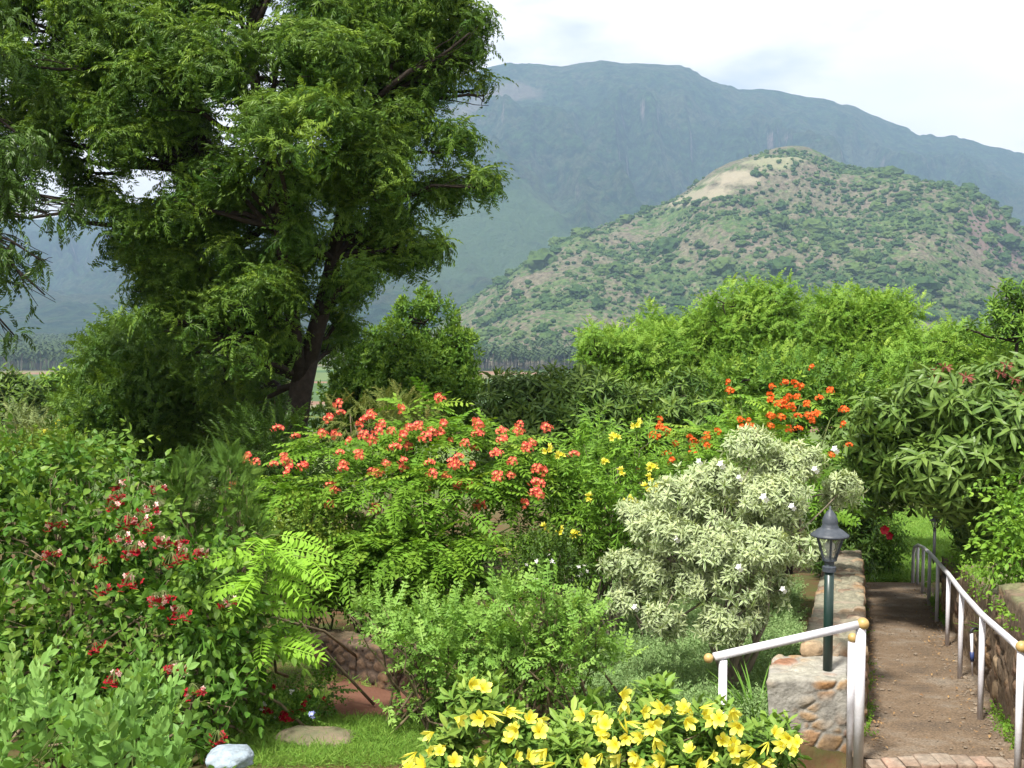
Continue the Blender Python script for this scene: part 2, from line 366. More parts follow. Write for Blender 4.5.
mf = N('ShaderNodeMixRGB'); mf.blend_type = 'MULTIPLY'; mf.inputs[0].default_value = .6; L(r2.outputs[0], mf.inputs[1]); L(nf.outputs['Fac'], mf.inputs[2])
mr = N('ShaderNodeMapRange'); mr.inputs[1].default_value = 40; mr.inputs[2].default_value = 70; L(sep.outputs['Y'], mr.inputs[0])
mg = N('ShaderNodeMixRGB'); L(mr.outputs[0], mg.inputs[0]); L(r1.outputs[0], mg.inputs[1]); L(mf.outputs[0], mg.inputs[2])
L(mg.outputs[0], p.inputs['Base Color'])
bn = N('ShaderNodeTexNoise'); bn.inputs['Scale'].default_value = 18; bn.inputs['Detail'].default_value = 8; L(tc.outputs['Object'], bn.inputs['Vector'])
bb = N('ShaderNodeBump'); bb.inputs['Strength'].default_value = .6; bb.inputs['Distance'].default_value = .03; L(bn.outputs['Fac'], bb.inputs['Height']); L(bb.outputs[0], p.inputs['Normal'])
L(p.outputs[0], o.inputs['Surface']); M_ground = m
tag(link('ground', raw_mesh('ground', np.stack([XX, YY, ZZ], -1).reshape(-1, 3), GQ, None, [M_ground], None, True)), kind='structure')

def gz(x, y): return float(ground_z(np.array([x]), np.array([y]))[0])

# ---- hills (height fields seen across the valley)
def interp(px, pts): p = np.array(pts, float); return np.interp(px, p[:, 0], p[:, 1])
def sinterp(px, pts):
    r = 0
    for k, w in ((-14, .2), (-6, .25), (0, .1), (6, .25), (14, .2)): r = r + w * interp(px + k, pts)
    return r
RIDGE1 = [(-200, 345), (340, 352), (400, 345), (430, 332), (470, 302), (520, 268), (560, 243), (610, 224), (660, 206), (690, 190), (715, 168), (750, 155), (788, 146), (812, 150), (835, 166), (870, 171), (905, 181), (945, 186), (975, 196), (1000, 212), (1030, 240), (1080, 262), (1200, 300), (1400, 330)]
def hill_h(x, y, noise=True):
    px = 512 + F * x / y
    D = 1500 + 60 * np.sin(px * .011) + 50 * np.sin(px * .031 + 1)
    zr = np.maximum((HOR - sinterp(px, RIDGE1)) / F * D, ZP + 2)
    y0 = 930 + 30 * np.sin(px * .02)
    t = (y - y0) / (D - y0)
    up = np.clip(t, 0, 1); prof = .40 * up + .60 * ss(0, 1, up) ** .9 * (0.75 + .25 * up); prof = np.minimum(prof, 1)
    down = np.clip(1 - (t - 1) * 1.1, 0, 1); down = ss(0, 1, down)
    h = np.where(t < 1, prof, down)
    hh = (zr - ZP) * h
    if noise:
        p = np.stack([x * .006, y * .006, 0 * x], -1)
        g = (ridged(p, 4) - .6) * 46 + (fbm(p * 7, 4) - .5) * 12 + (fbm(p * 30, 2) - .5) * 3.5
        hh = hh + g * np.clip(hh / 70, 0, 1) * (1 - .75 * np.exp(-((t - 1) / .12) ** 2))
    cap = zr * y / D * (1 - .04 * np.clip(1 - t, 0, 1)) - ZP; hh = np.where(zr > 20, np.minimum(hh, cap), hh)
    return ZP - 3 * (t < 0) * np.clip(-t * 10, 0, 1) + hh
def hill_mesh(fn, name, x0, x1, y0, y1, n, mny, mat):
    # fan-shaped grid, finer towards the near side
    a = np.linspace(x0, x1, n); ys = np.linspace(y0, y1, mny); AA, Y2 = np.meshgrid(a, ys); X2 = AA * Y2
    Z2 = fn(X2, Y2); i, j = np.meshgrid(np.arange(n - 1), np.arange(mny - 1)); A = (j * n + i).ravel()
    return tag(link(name, raw_mesh(name, np.stack([X2, Y2, Z2], -1).reshape(-1, 3), np.stack([A, A + 1, A + n + 1, A + n], 1), None, [mat], None, True)), kind='structure')
def hillmat(name, soil, soil2, green, green2, rock, patch, fine, gcov, slope0, slope1, blotch=None, bdist=5):
    m, t, N, L = newmat(name); o = N('ShaderNodeOutputMaterial'); p = N('ShaderNodeBsdfPrincipled'); p.inputs['Roughness'].default_value = .95; p.inputs['Specular IOR Level'].default_value = .05
    tc = N('ShaderNodeTexCoord'); geo = N('ShaderNodeNewGeometry')
    def noise(sc_, det=8, rgh=.6):
        n = N('ShaderNodeTexNoise'); n.inputs['Scale'].default_value = sc_; n.inputs['Detail'].default_value = det; n.inputs['Roughness'].default_value = rgh; L(tc.outputs['Object'], n.inputs['Vector']); return n
    def ramp(a, b, src): r = N('ShaderNodeValToRGB'); r.color_ramp.elements[0].position = a; r.color_ramp.elements[1].position = b; L(src, r.inputs[0]); return r
    def mix(f, a, b):
        x = N('ShaderNodeMixRGB'); 
        for k, v in ((0, f), (1, a), (2, b)):
            if isinstance(v, tuple): x.inputs[k].default_value = rgb(v)
            else: L(v, x.inputs[k])
        return x.outputs[0]
    s = mix(ramp(.35, .65, noise(fine * .5).outputs[0]).outputs[0], soil, soil2)
    g = mix(ramp(.4, .6, noise(fine).outputs[0]).outputs[0], green, green2)
    cover = N('ShaderNodeMath'); cover.operation = 'ADD'; a = noise(patch, 6); b = noise(fine * 1.4, 4)
    sc1 = N('ShaderNodeMath'); sc1.operation = 'MULTIPLY'; sc1.inputs[1].default_value = .55; L(a.outputs[0], sc1.inputs[0])
    sc2 = N('ShaderNodeMath'); sc2.operation = 'MULTIPLY'; sc2.inputs[1].default_value = .45; L(b.outputs[0], sc2.inputs[0])
    L(sc1.outputs[0], cover.inputs[0]); L(sc2.outputs[0], cover.inputs[1])
    c = mix(ramp(gcov - .03, gcov + .03, cover.outputs[0]).outputs[0], s, g)
    sep = N('ShaderNodeSeparateXYZ'); L(geo.outputs['Normal'], sep.inputs[0]); ad = N('ShaderNodeMath'); ad.operation = 'MULTIPLY_ADD'; L(noise(patch * 2).outputs[0], ad.inputs[0]); ad.inputs[1].default_value = .35; L(sep.outputs['Z'], ad.inputs[2])
    rk = N('ShaderNodeValToRGB'); rk.color_ramp.elements[0].position = slope0; rk.color_ramp.elements[0].color = (1, 1, 1, 1); rk.color_ramp.elements[1].position = slope1; rk.color_ramp.elements[1].color = (0, 0, 0, 1); L(ad.outputs[0], rk.inputs[0])
    c = mix(rk.outputs[0], c, rock)
    mt_ = N('ShaderNodeMapRange'); mt_.inputs[1].default_value = .35; mt_.inputs[2].default_value = .65; mt_.inputs[3].default_value = .45; mt_.inputs[4].default_value = 1.5; L(noise(fine * 2.2, 5, .75).outputs[0], mt_.inputs[0])
    vm = N('ShaderNodeVectorMath'); vm.operation = 'SCALE'; L(c, vm.inputs[0]); L(mt_.outputs[0], vm.inputs['Scale']); c = vm.outputs[0]
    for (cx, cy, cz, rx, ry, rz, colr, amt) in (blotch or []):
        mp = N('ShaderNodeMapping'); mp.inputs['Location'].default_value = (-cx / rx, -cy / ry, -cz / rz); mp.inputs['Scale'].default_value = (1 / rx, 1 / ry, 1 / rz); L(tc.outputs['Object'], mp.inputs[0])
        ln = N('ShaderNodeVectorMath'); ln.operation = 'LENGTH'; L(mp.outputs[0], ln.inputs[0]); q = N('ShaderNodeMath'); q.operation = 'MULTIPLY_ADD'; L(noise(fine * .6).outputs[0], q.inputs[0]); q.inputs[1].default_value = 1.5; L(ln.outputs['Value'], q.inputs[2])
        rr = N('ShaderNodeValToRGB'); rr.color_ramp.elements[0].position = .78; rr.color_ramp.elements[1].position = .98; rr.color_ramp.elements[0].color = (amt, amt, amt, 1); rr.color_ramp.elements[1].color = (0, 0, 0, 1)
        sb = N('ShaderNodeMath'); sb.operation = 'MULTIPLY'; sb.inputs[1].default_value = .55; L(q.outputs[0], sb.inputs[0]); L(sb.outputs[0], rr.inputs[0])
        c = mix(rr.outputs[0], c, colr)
    L(c, p.inputs['Base Color'])
    b = N('ShaderNodeBump'); b.inputs['Strength'].default_value = 1; b.inputs['Distance'].default_value = bdist; L(noise(fine, 8, .7).outputs[0], b.inputs['Height']); L(b.outputs[0], p.inputs['Normal'])
    L(p.outputs[0], o.inputs['Surface']); return m
pk = at(742, 172, 1440); rkr = at(1000, 238, 1300)
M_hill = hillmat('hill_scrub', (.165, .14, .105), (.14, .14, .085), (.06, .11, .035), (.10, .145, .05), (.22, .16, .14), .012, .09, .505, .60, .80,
    [(*at(700, 200, 1440), 40, 130, 15, (.36, .32, .23), .75), (*at(732, 184, 1450), 42, 130, 17, (.36, .32, .23), .8), (*at(768, 166, 1460), 40, 130, 14, (.30, .30, .18), .7), (rkr[0], rkr[1], rkr[2], 75, 160, 50, (.19, .135, .12), .9)])  # first three: pale ridge ground with sunlight painted into the colour; last: rock face
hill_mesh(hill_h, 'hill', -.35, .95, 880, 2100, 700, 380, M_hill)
RIDGE2 = [(-900, 300), (-400, 240), (-100, 225), (60, 217), (100, 214), (200, 190), (330, 140), (420, 95), (470, 76), (510, 66), (560, 71), (600, 65), (640, 68), (680, 69), (710, 80), (735, 92), (770, 94), (800, 99), (850, 108), (880, 122), (920, 135), (950, 138), (1000, 152), (1040, 160), (1200, 200), (1500, 260), (2000, 300)]
def mount_h(x, y):
    px = 512 + F * x / y; D = 4300 + 150 * np.sin(px * .008)
    rd = interp(px, RIDGE2) + 5.0 * (fbm(np.stack([px * .05, 0 * px, 0 * px], -1), 4) - .5)
    zr = (HOR - rd) / F * D
    t = (y - 1700) / (D - 1700); up = np.clip(t, 0, 1)
    prof = .30 * up + .70 * up ** 2.0
    prof = np.where(t > .72, prof + .10 * ss(.72, .9, t) * (1 - ss(.9, 1.0, t)), prof)
    h = np.where(t < 1, prof, ss(0, 1, np.clip(1 - (t - 1) * 1.3, 0, 1)))
    hh = (zr - ZP) * h
    # a long front spur running down towards the left of the near hill
    sp = np.interp(px, [150, 300, 420, 480, 520, 560, 640, 800], [300, 262, 205, 178, 188, 222, 290, 345]); ys_ = 2900.
    hs = np.maximum((HOR - sp) / F * ys_ - ZP, 0) * np.exp(-((y - ys_) / 420) ** 2)
    p = np.stack([x * .0016, y * .0009, 0 * x], -1)
    g = (ridged(p, 5) - .62) * 330 + (ridged(p * 5, 4) - .6) * 110 + (ridged(np.stack([px * .022 + y * .0006, y * .0007, 0 * px], -1), 4) - .6) * 420 * ss(.50, .80, t) + (ridged(np.stack([px * .012 + y * .0011, y * .0012, 0 * px], -1), 5) - .6) * 240 * (1 - ss(.5, .8, t)) + (fbm(np.stack([x * .011, y * .008, 0 * x], -1), 4) - .5) * 70
    hh = hh + g * np.clip(hh / 260, 0, 1) * (1 - .88 * np.exp(-((t - 1) / .10) ** 2))
    k = 40.; hh = k * np.logaddexp(hh / k, hs / k) - k * .69 * np.exp(-hh / 60) 
    hh = hh + (fbm(np.stack([x * .02, y * .02, 0 * x], -1), 3) - .5) * 24 * np.clip(hh / 200, 0, 1)
    cap = zr * y / D * (1 - .03 * np.clip(1 - t, 0, 1) - .22 * np.clip(ridged(np.stack([px * .022 + y * .0006, y * .002, 0 * px], -1), 4), 0, 1) * ss(0, .16, abs(1 - t))) - ZP; hh = np.minimum(hh, cap)
    return ZP + np.maximum(hh, -3)
sp_ = at(455, 262, 2850); r1_ = at(690, 100, 4050); r2_ = at(478, 130, 4050); r3_ = at(510, 105, 4100); r4_ = at(640, 85, 4200)
M_mount = hillmat('mountain_forest', (.075, .10, .05), (.06, .085, .04), (.012, .042, .018), (.045, .095, .03), (.28, .22, .20), .0035, .022, .47, .34, .48,
    [(sp_[0], sp_[1], sp_[2], 420, 700, 260, (.10, .17, .07), .8), (r2_[0], r2_[1], r2_[2], 150, 600, 130, (.30, .24, .21), .5), (r3_[0], r3_[1], r3_[2], 110, 600, 70, (.30, .24, .22), .5)], bdist=70)
hill_mesh(mount_h, 'mountain', -.80, .85, 1650, 5700, 1100, 460, M_mount)

# ------------------------------------------------------------------ scrub on the hill, palms in the valley
def ico(sub):
    import bmesh
    b = bmesh.new(); bmesh.ops.create_icosphere(b, subdivisions=sub, radius=1); b.verts.ensure_lookup_table()
    V = np.array([v.co[:] for v in b.verts]); T = np.array([[v.index for v in f.verts] for f in b.faces]); b.free(); return V, T
def bush_tpl(sub, seed):
    V, T = ico(sub); n = fbm(V * 1.6 + seed * 9.1, 3) ; r = .50 + .95 * n + .34 * (np.random.default_rng(seed).random(len(V)) - .5)
    V = V * r[:, None]; V[:, 2] = V[:, 2] * .8 + .45
    C = np.zeros((len(V), 3)); C[:, 0] = np.random.default_rng(seed + 1).random(len(V)) * .7
    return V, T, C
M_scrub = leafmat('scrub_leaves', (.028, .062, .022), (.065, .11, .032), (.12, .17, .05), trans=.0, rough=.9, spec=.05)
r = np.random.default_rng(11)
nb = 17000; pxs = r.uniform(395, 1090, nb); yb = 935 + 600 * r.random(nb) ** .85; xb = (pxs - 512) / F * yb
zb = hill_h(xb, yb); above = zb > ZP + 4
dens = fbm(np.stack([xb * .012, yb * .012, 0 * xb], -1), 3)
bare = np.exp(-(((pxs - 722) / 38) ** 2 + ((yb - 1440) / 110) ** 2))  # keeps bushes off the painted sunlit patch on the ridge
rightness = np.clip((pxs - 640) / 250, 0, 1)
keep = above & (dens * 1.0 + .12 * rightness + r.uniform(-.16, .16, nb) > .48) & (bare < .5)
xb, yb, zb, pxs, rg = xb[keep], yb[keep], zb[keep], pxs[keep], rightness[keep]
size = r.lognormal(math.log(2.2), .5, len(xb)); order = np.argsort(-size / yb); xb, yb, zb, size = xb[order], yb[order], zb[order], size[order]
vis = (xb / yb * F + 512 > 440) & (xb / yb * F + 512 < 1023) & (zb / yb * F > -28)
vi = np.where(vis)[0][:290]; rest = np.setdiff1d(np.arange(len(xb)), vi)
bm_ = []
for k in range(6):
    V, T, C = bush_tpl(3, k + 3); C[:, 2] = .0 + (k % 3) * .25; bm_.append(raw_mesh('hillside_bush', V, T, C, [M_scrub], None, False))
for n_, k in enumerate(vi):
    o = bpy.data.objects.new('hillside_bush', bm_[n_ % 6]); COL.objects.link(o); s = size[k]
    o.location = (xb[k], yb[k], zb[k] - .3); o.scale = (s * r.uniform(.9, 1.4), s, s * r.uniform(.8, 1.1)); o.rotation_euler = (0, 0, r.uniform(0, 6.3))
    tag(o, 'dark green scrub bush dotted over the pale brown hillside beyond the valley', 'bush', 'scrub bushes scattered over the hillside')
parts = []
for k in range(3):
    ii = rest[k::3]; tp = bush_tpl(2, k + 20); a = r.uniform(0, 6.3, len(ii)); co, si = np.cos(a), np.sin(a); z0 = 0 * a
    Mx = np.stack([np.stack([co, -si, z0], -1), np.stack([si, co, z0], -1), np.stack([z0, z0, z0 + 1], -1)], 1)
    parts.append(stamp(tp, Mx, np.stack([xb[ii], yb[ii], zb[ii] - .3], -1), size[ii] * .85, rnd=r.uniform(0, .5, len(ii)), young=r.uniform(0, .5, len(ii)) * (r.random(len(ii)) > .5)))
g = merge(parts); tag(link('hillside_scrub', raw_mesh('hillside_scrub', g[0], g[1], g[2], [M_scrub])), 'smaller green scrub covering the slope of the nearer hill', 'scrub', kind='stuff')

M_palm = leafmat('palm_fronds', (.025, .06, .02), (.05, .09, .03), (.09, .12, .04), trans=.1, rough=.6)
M_ptrunk = solid('palm_trunk', (.13, .12, .10), .9, .1)
def palm_tpl(seed, h=15.0):
    r = np.random.default_rng(seed); top = np.array([r.uniform(-1, 1), r.uniform(-1, 1), h * r.uniform(.8, 1.0)])
    tr = tube(wiggle((0, 0, 0), top, 5, .01), np.linspace(.32, .22, 5), 5); P = [];
    for k in range(20):
        a = k * 2.399 + r.uniform(-.2, .2); e = R(70 - 105 * (k / 19)); Ln = 4.6 * r.uniform(.85, 1.1)
        t = np.linspace(0, 1, 5)[:, None]; hd = np.array([math.cos(a), math.sin(a), 0]); sd_ = np.array([-math.sin(a), math.cos(a), 0])
        pts = top + hd * Ln * t * math.cos(e) + np.array([0, 0, 1]) * (Ln * t * math.sin(e) - 2.3 * t * t)
        wd = np.array([.25, .75, .85, .6, .1])
        V = []
        for q, w_ in zip(pts, wd): V += [q - sd_ * w_ - (0, 0, w_ * .55), q, q + sd_ * w_ - (0, 0, w_ * .55)]
        T = []
        for i in range(4):
            b = 3 * i; T += [(b, b + 1, b + 4), (b, b + 4, b + 3), (b + 1, b + 2, b + 5), (b + 1, b + 5, b + 4)]
        c = np.zeros((15, 3)); c[:, 0] = r.random(); c[:, 2] = r.random() * .5
        P.append((np.array(V), np.array(T), c))
    g = merge([tr] + P); mi = np.ones(len(g[1]), int); mi[:len(tr[1])] = 0
    return g, mi
tps = [palm_tpl(s) for s in range(5)]
pm = [raw_mesh('coconut_palm', g[0], g[1], g[2], [M_ptrunk, M_palm], mi) for g, mi in tps]
cand = []
for (a0, a1) in ((-60, 150), (425, 640)):
    row = 868.
    while row < (1660 if a0 < 0 else 960):
        step = 5.2 if row < 900 else 8.5
        for xx in np.arange((a0 - 512) / F * row, (a1 - 512) / F * row, step):
            cand.append((xx + r.uniform(-4, 4), row + r.uniform(-4.5, 4.5) + 14 * (fbm(np.array([[xx * .01, 3.3, 0]]), 2)[0] - .5)))
        row += step
cand = np.array(cand); cpx = cand[:, 0] / cand[:, 1] * F + 512
seen = ((cpx > -5) & (cpx < 135)) | ((cpx > 438) & (cpx < 600)); cand_z = np.maximum(ground_z(cand[:, 0], cand[:, 1]), np.where(cand[:, 1] > 900, hill_h(cand[:, 0], cand[:, 1]), -99))
idx = np.argsort(cand[:, 1]); front = [k for k in idx if seen[k]][:290]; fs = set(front); rest = np.array([k for k in idx if k not in fs])
for n_, k in enumerate(front):
    o = bpy.data.objects.new('coconut_palm', pm[n_ % 5]); COL.objects.link(o)
    o.location = (cand[k, 0], cand[k, 1], cand_z[k] - .1); s = r.uniform(.6, 1.25); o.scale = (s, s, s); o.rotation_euler = (0, 0, r.uniform(0, 6.3))
    tag(o, 'coconut palm in the far grove at the foot of the hills', 'palm tree', 'coconut palms in the valley grove')
parts = []; mis = []
for k in range(5):
    ii = rest[k::5]; a = r.uniform(0, 6.3, len(ii)); co, si = np.cos(a), np.sin(a); z0 = 0 * a
    Mx = np.stack([np.stack([co, -si, z0], -1), np.stack([si, co, z0], -1), np.stack([z0, z0, z0 + 1], -1)], 1)
    parts.append(stamp(tps[k][0], Mx, np.stack([cand[ii, 0], cand[ii, 1], cand_z[ii] - .1], -1), r.uniform(.65, 1.2, len(ii)))); mis.append(np.tile(tps[k][1], len(ii)))
g = merge(parts); tag(link('palm_grove', raw_mesh('palm_grove', g[0], g[1], g[2], [M_ptrunk, M_palm], np.concatenate(mis))), 'dense grove of coconut palms filling the valley floor behind the front palms', 'palm grove', kind='stuff')

# ------------------------------------------------------------------ haze
hv = np.array([(x, y, z) for x in (-9000, 9000) for y in (-100, 5750) for z in (-60, 1090)], float)
b_ = box((0, 0, 0), (1, 1, 1)); me = raw_mesh('haze', hv, b_[1]); m, t, N, L = newmat('haze_air'); o = N('ShaderNodeOutputMaterial'); v = N('ShaderNodeVolumePrincipled')
v.inputs['Density'].default_value = .000165; v.inputs['Color'].default_value = (.47, .69, 1.0, 1); v.inputs['Anisotropy'].default_value = 0.1; L(v.outputs[0], o.inputs['Volume'])
me.materials.append(m); tag(link('haze', me), kind='stuff')

# ------------------------------------------------------------------ plants
DK = 2.1
def shell_points(clumps, dens, fill=.15, holes=.42, hfreq=2.2, up_bias=.25, tier=0):
    """points on the shells of leafy lumps; returns position, outward direction, 'outerness'"""
    P = []; D = []; O = []; dens = dens * DK
    cs = np.array([c[:3] for c in clumps]); mid = cs.mean(0)
    for c in clumps:
        cx, cy, cz, rx, ry, rz = c[:6]; area = 4 * math.pi * ((rx * ry) ** 1.6 / 3 + (rx * rz) ** 1.6 / 3 + (ry * rz) ** 1.6 / 3) ** (1 / 1.6)
        n = max(3, int(area * dens * (c[6] if len(c) > 6 else 1))); d = nrm(rng.normal(0, 1, (n, 3)) + np.array([0, 0, up_bias]))
        k = rng.random(n); rad = np.where(k < fill, rng.random(n) ** .5 * .9, rng.normal(.97, .09, n))
        p = np.array([cx, cy, cz]) + d * np.array([rx, ry, rz]) * rad[:, None]
        h = .65 * fbm(p * hfreq + 40, 2) + .35 * fbm(p * hfreq * 2.7 + 11, 2); kp = h > holes + .055 - .10 * (rad > 1.02)
        if tier: kp &= fbm(p * np.array([1.3, 1.3, tier]) + 5, 2) > .47
        nn = nrm(d / np.array([rx, ry, rz]) * min(rx, ry, rz))
        P.append(p[kp]); D.append(nn[kp]); O.append(np.clip(rad[kp], 0, 1.2))
    return np.concatenate(P), np.concatenate(D), np.concatenate(O)
def lumps(c, rad, k, lr=.42, seed=0, low=-.45, keep_base=False, jitter=.18):
    """lumps spread over the surface of a big ellipsoid"""
    r = np.random.default_rng(seed); out = []
    for i in range(k):
        z = 1 - (i + .5) / k * (1 - low); a = i * 2.399 + r.uniform(-.4, .4); q = math.sqrt(max(0, 1 - z * z))
        d = np.array([q * math.cos(a), q * math.sin(a), z]); s = (1 - lr) * (1 + r.uniform(-jitter, jitter)); l_ = lr * r.uniform(.75, 1.25)
        p = np.array(c) + d * np.array(rad) * s; out.append((*p, rad[0] * l_, rad[1] * l_, rad[2] * l_ * .85))
    return out
def stems_to(base, clumps, r0, n_sub=3, spread=.15, sides=6, amp=.06, maxn=60, fork=None):
    parts = []; base = np.array(base, float)
    for i, c in enumerate(clumps[:maxn]):
        cc = np.array(c[:3]); b = base + rng.normal(0, spread, 3) * (1, 1, 0) if fork is None else np.array(fork[i % len(fork)])
        pts = wiggle(b, cc, 8, amp, .04); parts.append(tube(pts, np.linspace(r0, r0 * .3, 8), sides))
        for j in range(n_sub):
            e = cc + nrm(rng.normal(0, 1, 3)) * np.array(c[3:6]) * .8; parts.append(tube(wiggle(pts[rng.integers(4, 8)], e, 5, .06), np.linspace(r0 * .35, r0 * .08, 5), 4))
    return merge(parts)
def foliage(clumps, tpls, dens, scale=(.8, 1.15), out=1.0, upw=.3, rand=.35, nrand=.4, young=.3, fill=.15, holes=.42, hfreq=2.2, flat=False, up_bias=.25, nup=1.0, tier=0):
    P, D, O = shell_points(clumps, dens, fill, holes, hfreq, up_bias, tier); n = len(P)
    d = D * out + np.array([0, 0, upw]) + rng.normal(0, rand, (n, 3))
    if flat: d[:, 2] = d[:, 2] * .22 - .10
    up = np.tile([0, 0, nup], (n, 1)) + D * .35 + rng.normal(0, nrand, (n, 3))
    Mx = frames(d, up); S = rng.uniform(scale[0], scale[1], n); rn = rng.random(n) * .6
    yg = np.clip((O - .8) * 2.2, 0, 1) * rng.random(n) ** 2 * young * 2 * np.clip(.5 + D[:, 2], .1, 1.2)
    parts = []; pick = rng.integers(0, len(tpls), n)
    for k, tp in enumerate(tpls):
        s = pick == k
        if s.any(): parts.append(stamp(tp, Mx[s], P[s] - d[s] / np.linalg.norm(d[s], axis=1, keepdims=True) * S[s, None] * .0, S[s], rn[s], yg[s]))
    return merge(parts)
def ell(x0, y0, x1, y1, Y, dep=None):
    """centre and radii of an ellipsoid that covers a patch of the view at distance Y"""
    a, b = at(x0, y0, Y), at(x1, y1, Y); c = (a + b) / 2; rx = abs(b[0] - a[0]) / 2; rz = abs(a[2] - b[2]) / 2
    return c, (rx, dep or rx * .8, rz)
def plant(name, label, cat, clumps, tpls, dens, lmat, smat, base=None, r0=.02, stems=None, group=None, nsub=2, spread=.12, **kw):
    cs = np.array([c[:3] for c in clumps])
    if base is None: base = (cs[:, 0].mean(), cs[:, 1].mean(), gz(cs[:, 0].mean(), cs[:, 1].mean()))
    t = thing(name, label, cat, base, group)
    put('stem', stems if stems is not None else stems_to((base[0], base[1], base[2] - .05), clumps, r0, nsub, spread), smat, t, True)
    put('foliage', foliage(clumps, tpls, dens, **kw), lmat, t)
    return t
def flowers(t, tpls, mats, pts, dirs, scale, name='flower', label=None):
    """each bloom its own mesh object under its plant"""
    mes = [raw_mesh(name, tp[0], tp[1], tp[2], mats if isinstance(mats, list) else [mats], tp[3] if len(tp) > 3 else None) for tp in tpls]
    base = t.location
    for k, (p, d) in enumerate(zip(pts, dirs)):
        o = bpy.data.objects.new(name, mes[k % len(mes)]); COL.objects.link(o); o.parent = t
        o.location = Vector(p) - base; q = Vector(d).to_track_quat('Z', 'Y'); e = q.to_euler(); o.rotation_euler = e
        s = scale * rng.uniform(.8, 1.2); o.scale = (s, s, s)
        if label: o['label'] = label
def petalmat(name, centre, mid, edge, rough=.5, trans=.25):
    m, t, N, L = newmat(name); o = N('ShaderNodeOutputMaterial'); a = N('ShaderNodeVertexColor'); a.layer_name = 'Col'
    s = N('ShaderNodeSeparateColor'); L(a.outputs['Color'], s.inputs[0]); r = N('ShaderNodeValToRGB'); e = r.color_ramp.elements
    e[0].color = rgb(centre); e[1].color = rgb(edge); q = e.new(.45); q.color = rgb(mid); L(s.outputs[1], r.inputs[0])
    p = N('ShaderNodeBsdfPrincipled'); p.inputs['Roughness'].default_value = rough; p.inputs['Specular IOR Level'].default_value = .2; L(r.outputs[0], p.inputs['Base Color'])
    tr = N('ShaderNodeBsdfTranslucent'); L(r.outputs[0], tr.inputs['Color']); x = N('ShaderNodeMixShader'); x.inputs[0].default_value = trans; L(p.outputs[0], x.inputs[1]); L(tr.outputs[0], x.inputs[2]); L(x.outputs[0], o.inputs['Surface'])
    return m
def bloom(n, rad, cup=.3, width=.8, depth=.0, seed=0, seg=3):
    """open flower facing +Z; C.g runs 0 at the throat to 1 at the petal edge"""
    r = np.random.default_rng(seed); parts = []
    for k in range(n):
        a = 2 * math.pi * k / n + r.uniform(-.1, .1); V, T, C = leaf(rad, rad * width, seg, .15, 0, .62)
        y = V[:, 1] / rad; C[:, 1] = np.clip(y, 0, 1) * .9; C[:, 0] = r.random()
        V = V.copy(); V[:, 2] += cup * rad * y ** 2 + r.uniform(-.08, .08) * rad * y - (.0 if not depth else depth * (1 - y) ** 3)
        c, s = math.cos(a), math.sin(a); V = np.stack([V[:, 0] * c - V[:, 1] * s, V[:, 0] * s + V[:, 1] * c, V[:, 2]], 1); parts.append((V, T, C))
    return merge(parts)
def cluster(one, n, rad, seed=0, dome=.6, up=.8, smin=.8, smax=1.1, colr=None):
    r = np.random.default_rng(seed); d = nrm(r.normal(0, 1, (n, 3)) + (0, 0, up)); P = d * rad * np.array([1, 1, dome]) * r.uniform(.5, 1.0, (n, 1))
    up_ = r.normal(0, 1, (n, 3)); dd = nrm(d + r.normal(0, .4, (n, 3))); s = nrm(np.cross(up_, dd)); b = np.cross(dd, s); Mx = np.stack([s, b, dd], -1)
    return stamp(one, Mx, P, r.uniform(smin, smax, n), rnd=r.random(n) * .5)
def surf_pts(clumps, n, up=.5, front=.6, rad=1.05):
    """bloom positions on lumps, mostly their top and the side open to the light"""
    P = []; D = []
    for k in range(n):
        c = clumps[rng.integers(len(clumps))]; d = nrm(rng.normal(0, 1, 3) + np.array([0, -front, up])); P.append(np.array(c[:3]) + d * np.array(c[3:6]) * rad); D.append(nrm(d + np.array([0, -.2, .5])))
    return np.array(P), np.array(D)

# leaf stencils shared by several plants
LF1 = leaf(1, .32, 1, .2, .12, .42)
LF_neem = leaf(1, .27, 2, .1, .25, .35)
T_neem = [pinnate(.30, 7, leaf(1, .34, 1, .2, .22, .35), .10, ang=48, droop=d, vdrop=.35, seed=s) for s, d in ((1, .7), (2, .45), (3, 1.0), (4, .6))]
def rosette(base, n, seed, elev=(-25, 55), stem=.10):
    r = np.random.default_rng(seed); ps = []; ds = []; ss_ = []
    for k in range(n):
        a = k * 2.399 + r.uniform(-.4, .4); e = R(elev[0] + (elev[1] - elev[0]) * k / max(n - 1, 1) + r.uniform(-12, 12))
        ps.append([0, stem * k / n, 0]); ds.append([math.cos(a) * math.cos(e), math.sin(e), math.sin(a) * math.cos(e)]); ss_.append(r.uniform(.75, 1.1))
    g = stamp(base, frames(np.array(ds), np.tile([0, 1.0, 0.01], (n, 1))), np.array(ps), np.array(ss_), rnd=r.uniform(0, .5, n), young=np.linspace(0, .5, n) ** 2)
    return merge([strip([(0, -.2, 0), (0, stem, 0)], .004), g])
T_nros = [rosette(pinnate(.25, 6, leaf(1, .36, 1, .2, .22, .35), .078, ang=50, droop=d, vdrop=.2, seed=s), 6, s) for s, d in ((1, .7), (2, .9), (3, .5), (4, 1.0))]
T_pros = [rosette(pinnate(.28, 6, leaf(1, .40, 1, .2, .15, .4), .08, ang=46, droop=d, vdrop=.1, seed=s), 5, s, (10, 70), .15) for s, d in ((5, .3), (6, .5), (7, .2))]
T_plume = [pinnate(.34, 8, leaf(1, .30, 1, .2, .15, .4), .085, ang=42, droop=d, vdrop=.15, seed=s) for s, d in ((5, .2), (6, .45), (7, .1))]
L_obl = leaf(1, .50, 2, .12, .10, .6)
